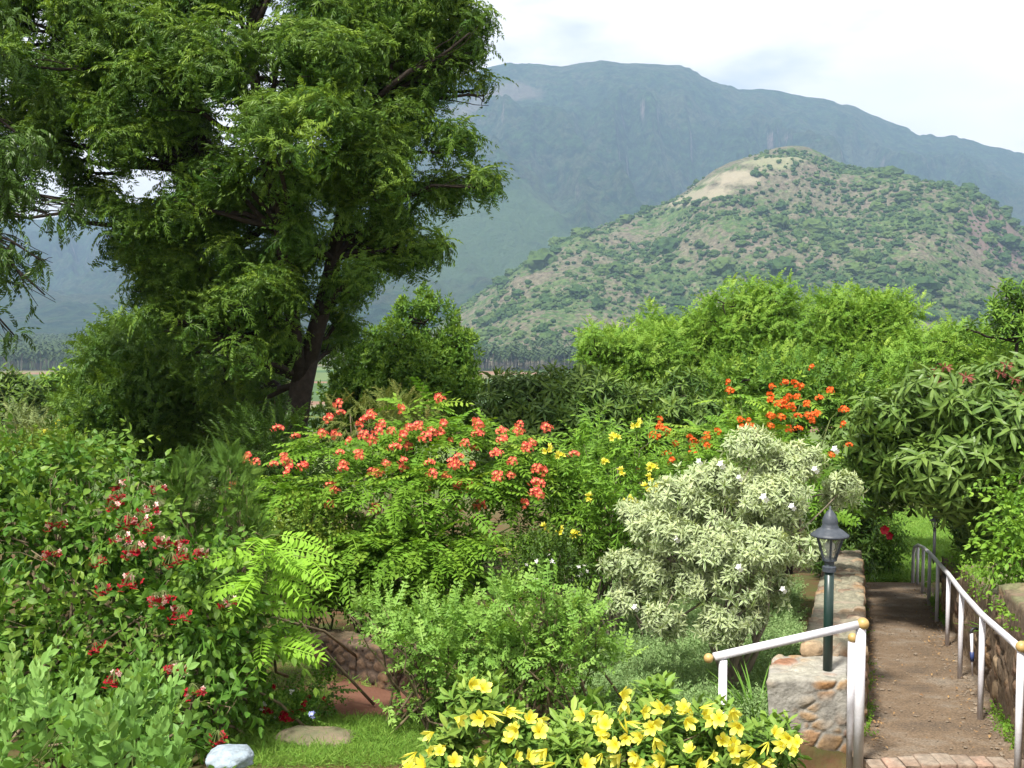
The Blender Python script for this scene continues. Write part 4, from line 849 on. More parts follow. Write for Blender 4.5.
P = [at(px, py, Y) for px, py, Y in [(122, 530, 7.4), (130, 545, 7.3), (138, 540, 7.3), (145, 520, 7.5), (160, 532, 7.4), (178, 535, 7.4), (185, 545, 7.3), (172, 552, 7.2), (150, 500, 7.9), (118, 490, 8.1), (112, 500, 8), (128, 512, 7.7), (138, 512, 7.7), (48, 545, 7.4), (132, 572, 7.1), (102, 582, 7.1), (155, 592, 7.1), (163, 590, 7.1), (183, 605, 7.1), (98, 553, 7.3), (175, 660, 6.9), (192, 683, 6.8), (115, 670, 6.8), (218, 730, 6.7), (200, 545, 7.6), (157, 480, 8.4), (118, 478, 8.5), (95, 640, 6.9), (230, 595, 7.4), (52, 515, 7.8)]]
flowers(t, HB, [M_green_twig, M_crim, M_pink], P, [np.array([rng.normal(0, .12), -.15, 1.0]) for _ in P], .85, 'flower_cluster')

for x0, y0, x1, y1, Y, lab, tpx, mt in [(-230, 430, -60, 640, 10.5, 'rounded leafy shrub beyond the creeper, outside the left frame edge', T_oval, M_creep), (-190, 400, -40, 520, 15, 'green shrub behind the leafy one outside the left frame edge', T_plume, M_mid)]:
    plant('shrub', lab, 'shrub', crown(x0, y0, x1, y1, Y, 18, None, .38, -.8, 60), tpx, 22, mt, M_twig, r0=.02, fill=.25)
# --- cypress-like thujas
def spray(seed):
    r = np.random.default_rng(seed); parts = []; lf = leaf(1, .16, 1, .1, .0, .5)
    P = curve_pts(.22, .05, 12); parts.append(strip(P[::3], .002)); ps = []; ds = []; ss_ = []
    for k in range(11):
        for s in (-1, 1):
            ps.append(P[k]); a = R(35); ds.append([s * math.sin(a), math.cos(a), r.uniform(-.1, .1)]); ss_.append(.075 * (1 - k / 16))
    parts.append(stamp(lf, frames(np.array(ds, float), np.tile([0, 0, 1.0], (len(ps), 1))), np.array(ps), np.array(ss_), rnd=r.random(len(ps)) * .4)); return merge(parts)
TS = [spray(s) for s in (1, 2)]
for lab, x0, y0, x1, y1, Y in [('soft feathery cypress shrub right of the red hanging flowers', 165, 468, 205, 620, 8.9), ('taller feathery cypress shrub between the creeper and the bright ferny leaves', 203, 460, 262, 660, 9.1)]:
    cl = []
    for k in range(26):
        f = k / 25; w = (x1 - x0) / 2 * (.35 + .8 * min(f * 2.2, 1)) ; cl.append(C_((x0 + x1) / 2 + rng.uniform(-.8, .8) * w, y0 + (y1 - y0) * f, 12 + 5 * f, Y + rng.uniform(-.25, .25), 1.5))
    plant('cypress_shrub', lab, 'shrub', cl, TS, 150, M_thuja, M_twig, r0=.012, nsub=1, out=.9, upw=.7, rand=.5, nrand=1.0, fill=.3, holes=.3, scale=(.45, .7), young=.4)

# --- bright ferny young tree
b = at(255, 700, 8.0); b[2] = gz(b[0], b[1]); P = []; D = []
for px, py, dx in [(300, 548, 1), (285, 560, .8), (310, 562, 1), (265, 555, -.1), (300, 575, 1), (270, 580, .3), (245, 575, -.6), (290, 592, 1), (255, 600, -.5), (275, 605, .3), (300, 610, 1), (240, 620, -.8), (265, 628, 0), (285, 632, .7), (250, 645, -.4), (275, 655, .4), (262, 540, -.1), (235, 600, -.8), (240, 560, -.6), (280, 545, .5), (230, 640, -1), (258, 575, 0), (290, 645, .9)]:
    c = at(px - 22 * dx, py, 7.9 + rng.uniform(-.25, .15)); P.append(c); D.append((dx + rng.normal(0, .15), -.55 + rng.normal(0, .3), .06 + rng.normal(0, .08)))
P = P + [p + np.array([rng.normal(0, .05), rng.uniform(-.1, .2), rng.normal(0, .06)]) for p in P]; D = D + [(d_[0] + rng.normal(0, .3), d_[1], d_[2]) for d_ in D]
P = np.array(P); D = np.array(D); t = thing('sapling', 'young plant with large bright yellow-green ferny leaves in flat tiers', 'plant', tuple(b))
st = [tube(wiggle(b, at(262, 545, 8.05), 9, .02), np.linspace(.02, .008, 9), 6)]
for p in P: q = np.array([at(262, 545, 8.05)[0], 8.05, p[2] - .05]); st.append(tube([q, (q + p) / 2 + (0, 0, .02), p], [.006, .004, .003], 4))
put('stem', merge(st), M_green_twig, t, True); S = rng.uniform(.8, 1.1, len(P)); parts = []
for k in range(2): parts.append(stamp(T_bright[k], frames(D[k::2], np.tile([0, -.9, 1.0], (len(P[k::2]), 1)) + rng.normal(0, .15, (len(P[k::2]), 3))), P[k::2], S[k::2] * .95, rng.random(len(P[k::2])) * .5))
put('foliage', merge(parts), M_bright, t)

# --- central light green shrub(s)
for lab, q, Y, sd_ in [('light green fine-leaved shrub left of centre above the yellow flowers', [(400, 640, 34), (365, 615, 14), (430, 620, 36), (460, 650, 42), (420, 670, 40), (480, 620, 30), (450, 690, 40), (410, 655, 26), (390, 622, 20), (350, 608, 9), (405, 705, 26), (445, 725, 26), (480, 715, 28)], 8.1, 1),
                   ('light green fine-leaved shrub with brown stems in front of the pale bush', [(520, 620, 34), (560, 615, 30), (540, 660, 42), (500, 655, 38), (585, 620, 20), (570, 665, 34), (520, 700, 38), (590, 650, 24), (550, 590, 16), (500, 595, 16), (545, 710, 28), (580, 695, 24)], 8.0, 2)]:
    cl = []
    for px, py, rp in q:
        for k in range(3): cl.append(C_(px + rng.normal(0, rp * .45), py + rng.normal(0, rp * .4), rp * .55, Y + rng.normal(0, .2), .9))
    plant('shrub', lab, 'shrub', cl, T_light, 75, M_light, M_twig, r0=.011, nsub=2, spread=.25, out=.7, upw=.35, rand=.6, young=.5, fill=.25, holes=.40, hfreq=4, scale=(.6, 1.0))

# --- bottom left glaucous shrub
cl = []
for px, py, rp, Y in [(20, 725, 38, 5.4), (60, 740, 40, 5.2), (100, 745, 36, 5.2), (140, 735, 34, 5.3), (175, 750, 30, 5.3), (10, 770, 50, 5), (70, 780, 50, 4.9), (130, 780, 46, 4.9), (150, 700, 14, 5.4), (40, 705, 20, 5.5), (130, 715, 18, 5.4), (-20, 740, 40, 5.2), (185, 780, 30, 5.1)]:
    for k in range(2): cl.append(C_(px + rng.normal(0, rp * .4), py + rng.normal(0, rp * .25), rp * .62, Y + rng.normal(0, .1), .9))
plant('shrub', 'pale grey-green shrub with upright oval leaves in the bottom left corner', 'shrub', cl, T_glauc, 22, M_glauc, M_green_twig, r0=.008, nsub=1, spread=.3, out=.3, upw=1.0, rand=.4, young=.6, fill=.3, holes=.36, hfreq=4, scale=(.55, .9))

# --- yellow allamanda
cl = []
for px, py, rp, Y in [(440, 750, 30, 5.9), (480, 725, 30, 6.0), (510, 745, 34, 5.9), (550, 760, 32, 5.8), (590, 745, 30, 5.9), (625, 740, 32, 6.0), (670, 735, 34, 6.0), (710, 740, 30, 6.0), (745, 750, 26, 6.0), (775, 748, 18, 6.1), (788, 768, 14, 6.3), (650, 775, 36, 5.7), (480, 780, 40, 5.7), (570, 790, 40, 5.6), (720, 780, 36, 5.8), (500, 700, 14, 6.1), (660, 700, 12, 6.1), (590, 715, 12, 6.0)]:
    for k in range(2): cl.append(C_(px + rng.normal(0, rp * .4), py + rng.normal(0, rp * .25), rp * .62, Y + rng.normal(0, .12), .85))
t = plant('allamanda_bush', 'low glossy bush thick with large yellow trumpet flowers at the bottom edge', 'shrub', cl, T_all, 80, M_all, M_twig, r0=.009, nsub=1, spread=.5, out=.5, upw=.8, rand=.4, young=.5, fill=.3, holes=.36, hfreq=5, scale=(.75, 1.1))
AL = [bloom(5, .058, c_, .72, .045, seed=s, seg=4) for s, c_ in ((1, .2), (2, .55), (3, .9), (4, .35), (5, 1.3))] + [bloom(5, .045, 2.6, .36, .05, seed=9, seg=3)]
fl = [(487, 687), (458, 722), (478, 720), (490, 718), (503, 712), (513, 714), (513, 725), (510, 740), (530, 722), (538, 732), (432, 738), (440, 748), (428, 752), (455, 762), (410, 765), (520, 758), (540, 752), (550, 765), (480, 762), (500, 765)]
fl += [(600, 712), (610, 722), (622, 705), (632, 720), (645, 712), (655, 722), (640, 735), (625, 742), (612, 745), (600, 755), (606, 735), (590, 762), (618, 760), (635, 756), (660, 742), (650, 730), (668, 708), (682, 706), (690, 718), (703, 712), (712, 722), (700, 708), (735, 715), (742, 728), (722, 740), (735, 762), (750, 752), (757, 762), (748, 768), (715, 755), (700, 768), (775, 730), (782, 745), (768, 742), (798, 738), (660, 762), (672, 768), (690, 752)]
P = [at(a + rng.normal(0, 2), c + rng.normal(0, 2), 5.45 + (c < 715) * .2 + rng.uniform(-.1, .1)) for a, c in fl + [(a + rng.normal(0, 9), c + rng.normal(0, 7)) for a, c in fl[::2]]]
flowers(t, AL, M_yellow, P, [nrm(np.array([rng.normal(0, .8), -1, rng.normal(.35, .55)])) for _ in P], .70, 'flower')

# --- hedge of dark leaves beside the path end, hibiscus, right edge bushes, small plants
cl = crown(805, 450, 880, 590, 17.8, 20, .8, .34, -.9, 18)
cl = [c for c in cl if c[0] + c[3] < path_l(c[1]) + .30]
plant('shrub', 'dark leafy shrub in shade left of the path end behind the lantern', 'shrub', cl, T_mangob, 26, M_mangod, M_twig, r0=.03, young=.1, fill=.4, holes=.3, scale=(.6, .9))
cl = crown(862, 505, 903, 590, 19.3, 12, .4, .4, -.8, 19)
t = plant('hibiscus_bush', 'small green bush with one red bloom at the far left corner of the path', 'shrub', cl, T_oval, 60, M_mid, M_twig, r0=.012, young=.4, fill=.3, scale=(.6, .8))
flowers(t, [bloom(5, .07, .4, .9, seed=3)], M_crim, [at(884, 530, 18.9), at(889, 536, 18.9)], [np.array([0, -1, .2])] * 2, 1.2)
cl = crown(946, 480, 1060, 575, 15.5, 24, 1.0, .34, -.9, 20)
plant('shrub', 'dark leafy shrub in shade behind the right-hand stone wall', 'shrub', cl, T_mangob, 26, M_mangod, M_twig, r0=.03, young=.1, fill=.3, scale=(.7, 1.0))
cl = [C_(*q) for q in [(1020, 480, 24, 9.6), (1010, 520, 18, 9.5), (1030, 520, 26, 9.4), (1022, 560, 22, 9.3), (1045, 560, 30, 9.2), (1003, 545, 12, 9.4), (1045, 480, 30, 9.6)]]
plant('shrub', 'bright light green bush on top of the wall at the right edge', 'shrub', cl, T_oval, 70, M_tec, M_twig, r0=.01, young=.5, fill=.3, scale=(.6, .85), upw=.3)
def straps(n, Ln, wd, elev, spread=.04, droop=.6, seed=0, seg=5):
    r = np.random.default_rng(seed); lf = leaf(1, wd, seg, .3, droop, .35); a = r.uniform(0, 6.28, n); e = np.radians(r.uniform(elev[0], elev[1], n))
    d = np.stack([np.cos(a) * np.cos(e), np.sin(a) * np.cos(e), np.sin(e)], -1); P = np.stack([np.cos(a), np.sin(a), 0 * a], -1) * r.random((n, 1)) * spread
    return stamp(lf, frames(d, np.tile([0, 0, 1.0], (n, 1)) + .01), P, Ln * r.uniform(.6, 1.1, n), rnd=r.random(n) * .6)
def at_ground(px, Y): p = at(px, 500, Y); p[2] = gz(p[0], p[1]); return p
def moved(g, p): return g[0] + np.array(p), g[1], g[2]
for px, py, Y, lab in [(1000, 572, 10.2, 'spiky rosette plant on the soil behind the right-hand wall')]:
    p = at_ground(px, Y); tag(put('rosette_plant', moved(straps(26, .34, .09, (15, 70), .03, .35, 5), p), M_tec), lab, 'plant')
for px, Y, Ln, n, lab in [(757, 8.2, .42, 110, 'tuft of long narrow arching leaves beside the masonry block'), (790, 8.6, .28, 60, 'smaller tuft of narrow leaves between the grass tuft and the lamp wall')]:
    p = at_ground(px, Y); tag(put('grass_tuft', moved(straps(n, Ln, .035, (35, 85), .12, .55, int(px)), p), M_grass), lab, 'plant')

# feathery ground cover under the pale bush, lawn grass
def scatter_sheet(n, x0, x1, y0, y1, tpl, s0, s1, cond=None, lift=0.0, upw=.9, rand=.5):
    Y = rng.uniform(y0, y1, n); px = rng.uniform(x0, x1, n); X = (px - 512) / F * Y; Z = ground_z(X, Y) + lift; P = np.stack([X, Y, Z], -1)
    if cond is not None: P = P[cond(P)]
    n = len(P); d = rng.normal(0, rand, (n, 3)) + (0, 0, upw); up = rng.normal(0, 1, (n, 3)) 
    return stamp(tpl, frames(d, up), P, rng.uniform(s0, s1, n), rnd=rng.random(n) * .6, young=rng.random(n) ** 3 * .6)
off_path = lambda P: (P[:, 0] < path_l(P[:, 1]) - .5)
g1 = [scatter_sheet(22000, 570, 800, 7.9, 17, pinnate(.16, 6, leaf(1, .4, 1), .032, seed=3, stemw=.002), .7, 1.5, off_path, upw=.7, rand=.7)]
tag(put('ground_cover', merge(g1), M_blue), 'soft blue-green feathery ground cover beneath the pale variegated bush', 'ground cover', kind='stuff')
tuft = merge([stamp(leaf(1, .07, 2, .2, .3, .3), frames(rng.normal(0, .45, (7, 3)) + (0, 0, 1), rng.normal(0, 1, (7, 3))), rng.normal(0, .02, (7, 3)) * (1, 1, 0), rng.uniform(.05, .09, 7), rng.random(7) * .5)])
tuft5 = merge([stamp(leaf(1, .12, 1, .2, .3, .3), frames(rng.normal(0, .45, (5, 3)) + (0, 0, 1), rng.normal(0, 1, (5, 3))), rng.normal(0, .03, (5, 3)) * (1, 1, 0), rng.uniform(.05, .09, 5), rng.random(5) * .5)])
redpath = lambda P: ~((P[:, 0] > at(322, 700, 8.5)[0]) & (P[:, 0] < at(425, 700, 8.5)[0]) & (P[:, 1] > 8.25))
def spare(P):
    return redpath(P) & off_path(P)
g1 = [scatter_sheet(16000, 225, 470, 7.0, 9.0, tuft, .5, 1.1, spare), scatter_sheet(5000, 560, 800, 6.6, 8.6, tuft, .8, 1.3, off_path), scatter_sheet(6000, -40, 620, 9.3, 12.5, tuft, .8, 1.4, off_path)]
tag(put('grass', merge(g1), M_grass), 'short soft lawn grass beside the red earth path', 'grass', kind='stuff')
g1 = [scatter_sheet(26000, 850, 960, 18.45, 46, tuft5, 1.4, 2.6, None)]
tag(put('grass', merge(g1), M_grass), 'bright green lawn seen at the end of the path', 'grass', kind='stuff')
g1 = [scatter_sheet(2600, 930, 1060, 8.3, 12.5, pinnate(.16, 5, leaf(1, .5, 1), .035, seed=4, stemw=.002), .6, 1.2, lambda P: P[:, 0] > path_r(P[:, 1]) + .62, upw=.7, rand=.7)]
tag(put('ground_cover', merge(g1), M_tec), 'low green weeds growing on the soil behind the right-hand wall', 'ground cover', kind='stuff')

def scat_xy(n, X, Y, tpl, s0, s1, lift=0., upw=.8, rand=.5):
    P = np.stack([X, Y, plane_z(Y) + lift], -1); d = rng.normal(0, rand, (n, 3)) + (0, 0, upw)
    return stamp(tpl, frames(d, rng.normal(0, 1, (n, 3))), P, rng.uniform(s0, s1, n), rnd=rng.random(n) * .6, young=rng.random(n) ** 3 * .6)
weed = pinnate(.12, 4, leaf(1, .55, 1), .035, seed=8, stemw=.002)
Yw = rng.uniform(7.5, 18, 900); kk = fbm(np.stack([Yw * 1.3, 0 * Yw, 0 * Yw], -1), 2) > .5; Yw = Yw[kk]; Xw = path_r(Yw) + rng.normal(.05, .03, len(Yw))
Y2 = rng.uniform(7.9, 18, 700); kk = fbm(np.stack([Y2 * 1.1 + 9, 0 * Y2, 0 * Y2], -1), 2) > .5; Y2 = Y2[kk]; X2_ = path_l(Y2) + rng.normal(-.02, .02, len(Y2))
tag(put('weeds', merge([scat_xy(len(Yw), Xw, Yw, weed, .4, 1.1, .01), scat_xy(len(Y2), X2_, Y2, weed, .4, .9, .01)]), M_tec), 'small weeds sprouting along both edges of the path', 'weeds', kind='stuff')
Yw = rng.uniform(7.3, 14, 1500); kk = fbm(np.stack([Yw * 1.7, 0 * Yw + 4, 0 * Yw], -1), 2) > .47; Yw = Yw[kk]; nW = len(Yw)
g = scat_xy(nW, path_r(Yw) + .12 + rng.random(nW) ** 2 * .5, Yw, weed, .6, 1.4, .86, .2, .8)
tag(put('creeping_plants', g, M_tec), 'small-leaved creepers spilling over the top edge of the right-hand wall', 'ground cover', kind='stuff')
# small mixed flower bush by the lawn, white stone, brown boulder, blue bloom
cl = [C_(*q) for q in [(280, 700, 16, 8.0), (295, 715, 15, 7.9), (270, 718, 15, 7.9), (312, 708, 14, 8.1), (325, 690, 12, 8.3)]]
t = plant('flower_bush', 'small low bush of crimson and white blossoms beside the red earth path', 'plant', cl, T_small, 150, M_creep, M_twig, r0=.005, scale=(.6, .9), fill=.3)
oneC = cluster(bloom(5, .02, .2, .8, seed=1, seg=2), 6, .04, seed=1)
P, D = surf_pts(cl[:4], 20, .5, 1.0); flowers(t, [oneC], M_crim, P[:14], D[:14], .9); flowers(t, [oneC], M_white, P[14:], D[14:], .7)
M_bluep = petalmat('blue_petals', (.6, .6, .8), (.35, .42, .85), (.45, .5, .9)); flowers(t, [cluster(bloom(5, .02, .2, .8, seed=1, seg=2), 5, .025, seed=4)], M_bluep, [at(312, 714, 7.7)], [np.array([0, -1, .6])], 1.1, label='pale blue blossom')
def rock(c, s, seed, sub=4, rough=.35, flat=.2):
    V, T = ico(sub); n = fbm(V * 1.5 + seed, 3) - .5; n2 = fbm(V * 6 + seed, 3) - .5; V = V * (1 + n * rough * 2 + n2 * .12)[:, None]; V = V * np.array(s); V[:, 2] = np.maximum(V[:, 2], -s[2] * flat)
    return V + np.array(c), T, np.tile([.5, .5, .5], (len(V), 1))
M_wstone = solid('whitewashed_stone', (.36, .44, .52), .8, .2, nscale=16, c2=(.16, .19, .21), bump=.4, bscale=40)
p = at(229, 752, 6.5); p[2] += -.03; tag(put('stone', rock(p + (0, 0, -.02), (.15, .16, .075), 3, rough=.35), M_wstone, None, True), 'whitewashed bluish stone at the creeper foot on the bottom edge', 'stone')
M_brock = solid('lichened_rock', (.20, .15, .11), .9, .2, nscale=8, c2=(.10, .12, .06), bump=.9, bscale=25)
p = at(318, 752, 7.6); p[2] = gz(p[0], p[1]); tag(put('stone', rock(p, (.26, .2, .07), 8), M_brock, None, True), 'low brown lichened stone sunk in the lawn', 'stone')

# --- far garden bushes at the left
for k, (x0, y0, x1, y1, Y, mt, tp, lab) in enumerate([(-30, 372, 45, 430, 40, M_dark, T_mangob, 'grey-green tufted bush at the garden edge, at the left frame edge'), (35, 368, 95, 430, 42, M_mid, T_mangob, 'grey-green tufted bush left of the feathery tree, above the yellow sprays'),
        (-20, 408, 50, 480, 26, M_olive, T_plume, 'olive fine-leaved bush above the creeper at the left edge'), (30, 415, 95, 480, 24, M_olive, T_plume, 'olive bush dotted with yellow flower sprays beside the feathery tree'), (-20, 440, 110, 500, 15, M_small, T_small, 'bright small-leaved bush behind the creeper')]):
    cl = crown(x0, y0, x1, y1, Y, 16, None, .38, -.7, 30 + k); s = Y / 15
    t = plant('shrub', lab, 'shrub', cl, tp, (26 / s ** 1.3 if tp is not T_small else 60), mt, M_twig, r0=.03, scale=(.8 * s ** .6, 1.2 * s ** .6), upw=.5, young=.5, fill=.25)
    if 'yellow flower' in lab:
        P, D = surf_pts(cl, 22, .4, 1.2); flowers(t, CLY, M_yellow, P, D, 1.5, 'flower_cluster')

# ------------------------------------------------------------------ masonry
M_stone = colmat('stone_masonry', bump=.7, bscale=22, nscale=14, var=.4)
def stonework(fn, dims, res, cell, depth, stone_cols, mortar, seed=0, top_col=None, smear=0.0, sw=(1, 1, 1.6)):
    """closed block on a welded grid, mapped by fn; stones bulge out of the joints"""
    lx, ly, lz = dims; nx_, ny_, nz_ = [max(2, int(round(d / res))) for d in dims]; key = {}
    faces = []; pts = []
    def grid(n1, n2, f):
        a, b = np.meshgrid(np.arange(n1 + 1), np.arange(n2 + 1), indexing='ij'); I = f(a.ravel(), b.ravel()); base = sum(len(p) for p in pts); pts.append(I)
        i, j = np.meshgrid(np.arange(n1), np.arange(n2), indexing='ij'); A = (i * (n2 + 1) + j).ravel() + base; faces.append(np.stack([A, A + n2 + 1, A + n2 + 2, A + 1], 1))
    z_ = lambda a: np.zeros_like(a)
    grid(nx_, ny_, lambda a, b: np.stack([a, b, z_(a) + nz_], 1)); grid(ny_, nx_, lambda a, b: np.stack([b, a, z_(a)], 1))
    grid(nx_, nz_, lambda a, b: np.stack([a, z_(a), b], 1)); grid(nz_, nx_, lambda a, b: np.stack([b, z_(a) + ny_, a], 1))
    grid(nz_, ny_, lambda a, b: np.stack([z_(a), b, a], 1)); grid(ny_, nz_, lambda a, b: np.stack([z_(a) + nx_, a, b], 1))
    I = np.concatenate(pts); Fq = np.concatenate(faces); uq, inv = np.unique(I, axis=0, return_inverse=True); inv = inv.ravel(); Fq = inv[Fq]
    P = uq / np.array([nx_, ny_, nz_]) * np.array(dims); top = (uq[:, 2] == nz_)
    W_ = fn(P); a = W_[Fq]; nf = np.cross(a[:, 2] - a[:, 0], a[:, 3] - a[:, 1]); nv = np.zeros_like(W_)
    for k in range(4): np.add.at(nv, Fq[:, k], nf)
    nv = nrm(nv); q = P * np.array([1, 1, sw[2]]) / cell + seed * 7.7 + .25 * (fbm(P * 6 + seed, 2)[:, None] - .5)
    d1, d2, c = worley(q); e = d2 - d1; st = ss(.03, .22, e); lump = np.clip(1 - d1, 0, 1)
    sm = ss(.5 - .12, .5 + .12, fbm(P * 2.3 + seed * 3 + 9, 3) + smear); st = st * (1 - sm)
    dd = depth * (st * (.6 + .7 * lump + .5 * (c - .5)) + sm * .55 + .5 * (fbm(P * 14 + seed, 3) - .5)) + .03 * (fbm(P * 1.7 + seed, 2) - .5)
    W2 = W_ + nv * dd[:, None]
    sc_ = np.array(stone_cols); ci = np.minimum((c * len(sc_)).astype(int), len(sc_) - 1); colr = sc_[ci]; mo = np.array(mortar); colr = mo + (colr - mo) * st[:, None]
    if top_col is not None:
        k = (nv[:, 2] > .6)[:, None] * ss(.35, .6, fbm(P * 4 + seed, 3))[:, None]; colr = colr + (np.array(top_col) - colr) * k
    return W2, np.concatenate([Fq[:, [0, 1, 2]], Fq[:, [0, 2, 3]]]), colr
BROWN = [(.22, .14, .09), (.15, .095, .065), (.30, .22, .14), (.10, .075, .055), (.24, .15, .08)]
# left wall beside the path
dirp = np.array([PDX, 1.0, SL]); 
def along(x_off, y0, z0):
    def f(P):
        y = y0 + P[:, 1]; return np.stack([PXL0 + (y - 7.3) * PDX + x_off + P[:, 0], y, plane_z(y) + z0 + P[:, 2]], 1)
    return f
tag(put('stone_wall', stonework(along(-.50, 8.35, -.1), (.44, 8.9, .72), .03, .17, .045, BROWN, (.26, .22, .17), 1, (.20, .19, .14)), M_stone, None, True), 'low rough stone wall along the left of the path behind the lantern', 'wall')
blk = at(772, 700, 7.7); bx0 = blk[0]
def fblk(P):
    t_ = P[:, 2] / .85; x = bx0 + P[:, 0] + .03 * (1 - t_) + PDX * P[:, 1]; y = 7.72 + P[:, 1]; return np.stack([x, y, plane_z(7.9) - .98 + P[:, 2] - .03 * P[:, 1]], 1)
tag(put('masonry_pier', stonework(fblk, (.55, .62, 1.50), .014, .16, .018, [(.30, .17, .08), (.36, .22, .10), (.25, .13, .08), (.30, .24, .17)], (.27, .26, .235), 4, (.27, .26, .22), .13), M_stone, None, True), 'plastered stone block with brown stones showing, carrying the lamp post', 'wall')
# right wall: three lengths with different heights
def alongr(x_off, y0, z0, dip=.0):
    def f(P):
        y = y0 + P[:, 1]; return np.stack([PXR0 + (y - 7.3) * PDX + x_off + P[:, 0], y, plane_z(y) + z0 + P[:, 2]], 1)
    return f
for (y0, ln, h, wd, sd_, lab) in [(5.6, 3.5, 1.02, .62, 5, 'nearest length of the rough stone wall right of the path'), (9.12, 2.9, .88, .6, 6, 'middle lower length of the rough stone wall right of the path'), (12.04, 3.0, .72, .5, 7, 'far shaded length of the rough stone wall right of the path')]:
    tag(put('stone_wall', stonework(alongr(.10, y0, -.1, 0), (wd, ln, h + .1), .03, .24, .045, BROWN, (.15, .11, .075), sd_, (.13, .13, .07), .03), M_stone, None, True), lab, 'wall')
# retaining wall by the red path
ra, rb = at(268, 690, 11.0), at(392, 700, 9.2)
dv = np.array([rb[0] - ra[0], rb[1] - ra[1]]); ln = np.linalg.norm(dv); dv /= ln; nv_ = np.array([-dv[1], dv[0]])
def fret(P):
    x = ra[0] + dv[0] * P[:, 0] + nv_[0] * P[:, 1]; y = ra[1] + dv[1] * P[:, 0] + nv_[1] * P[:, 1]; zt = zat(641, 10.6) + (zat(652, 9.2) - zat(641, 10.6)) * (P[:, 0] / ln); zb = plane_z(y) - .1
    return np.stack([x, y, zb + (zt - zb) * P[:, 2] / .6], 1)
tag(put('stone_wall', stonework(fret, (ln, .34, .6), .02, .17, .018, [(.11, .07, .045), (.08, .055, .04), (.14, .085, .05)], (.05, .036, .028), 9, (.14, .11, .07)), M_stone, None, True), 'low dark stone retaining wall beside the red earth path', 'wall')

# path surface
M_path = newmat('path'); m, t, N, L = M_path; M_path = m
o = N('ShaderNodeOutputMaterial'); p = N('ShaderNodeBsdfPrincipled'); tc = N('ShaderNodeTexCoord'); p.inputs['Roughness'].default_value = .9; p.inputs['Specular IOR Level'].default_value = .15
n1 = N('ShaderNodeTexNoise'); n1.inputs['Scale'].default_value = 1.6; n1.inputs['Detail'].default_value = 10; n1.inputs['Roughness'].default_value = .7; L(tc.outputs['Object'], n1.inputs['Vector'])
r1 = N('ShaderNodeValToRGB'); e = r1.color_ramp.elements; e[0].position = .36; e[0].color = (.115, .09, .068, 1); e[1].position = .66; e[1].color = (.215, .185, .15, 1); x = e.new(.5); x.color = (.165, .122, .084, 1); L(n1.outputs['Fac'], r1.inputs[0])
n2 = N('ShaderNodeTexNoise'); n2.inputs['Scale'].default_value = 60; n2.inputs['Detail'].default_value = 6; L(tc.outputs['Object'], n2.inputs['Vector']); r2 = N('ShaderNodeValToRGB'); e = r2.color_ramp.elements; e[0].position = .35; e[0].color = (.65, .65, .65, 1); e[1].position = .68; e[1].color = (1.35, 1.3, 1.25, 1); L(n2.outputs['Fac'], r2.inputs[0])
mm = N('ShaderNodeMixRGB'); mm.blend_type = 'MULTIPLY'; mm.inputs[0].default_value = 1; L(r1.outputs[0], mm.inputs[1]); L(r2.outputs[0], mm.inputs[2]); L(mm.outputs[0], p.inputs['Base Color'])
b = N('ShaderNodeBump'); b.inputs['Strength'].default_value = .8; b.inputs['Distance'].default_value = .015; L(n2.outputs['Fac'], b.inputs['Height']); L(b.outputs[0], p.inputs['Normal']); L(p.outputs[0], o.inputs['Surface'])
wpath = PXR0 - PXL0
gy = np.arange(7.42, 18.35, .06); gx = np.linspace(-.12, wpath + .16, 26); GX, GY = np.meshgrid(gx, gy); PX_ = PXL0 + (GY - 7.3) * PDX + GX
ed = np.maximum(ss(.10, -.02, GX), ss(wpath - .06, wpath + .1, GX))
PZ_ = plane_z(GY) + .05 * ed * fbm(np.stack([GX * 4, GY * 3, 0 * GX], -1), 3) + .035 * (fbm(np.stack([GX * 1.3, GY * 1.3, 0 * GX], -1), 3) - .5)
i, j = np.meshgrid(np.arange(len(gx) - 1), np.arange(len(gy) - 1)); A = (j * len(gx) + i).ravel()
tag(link('path', raw_mesh('path', np.stack([PX_, GY, PZ_], -1).reshape(-1, 3), np.stack([A, A + 1, A + len(gx) + 1, A + len(gx)], 1), None, [M_path], None, True)), kind='structure')
# brick edging at the near end (head of the steps)
parts = []; cols = []
for k in range(9):
    xx = PXL0 - .02 + k * .122; yy = 7.22 + .07 * math.sin(k / 8 * math.pi) + rng.normal(0, .006); bxs = stonework(lambda P, xx=xx, yy=yy, k=k: P + np.array([xx, yy - .02, plane_z(7.3) - .10]) , (.114, .17, .115), .012, .5, .004, [(.30, .20, .15), (.27, .18, .14), (.34, .26, .20), (.24, .16, .12)], (.22, .16, .12), k, (.24, .20, .16)); parts.append(bxs)
tag(put('brick_edging', merge(parts), M_stone, None, True), 'curved row of weathered pinkish bricks across the near end of the path', 'brick edging')
tag(put('step', stonework(lambda P: P + np.array([PXL0 - .1, 6.3, plane_z(7.3) - .35]), (1.4, .96, .2), .03, .4, .01, [(.26, .18, .13)], (.25, .18, .12), 3), M_stone, None, True), kind='structure')

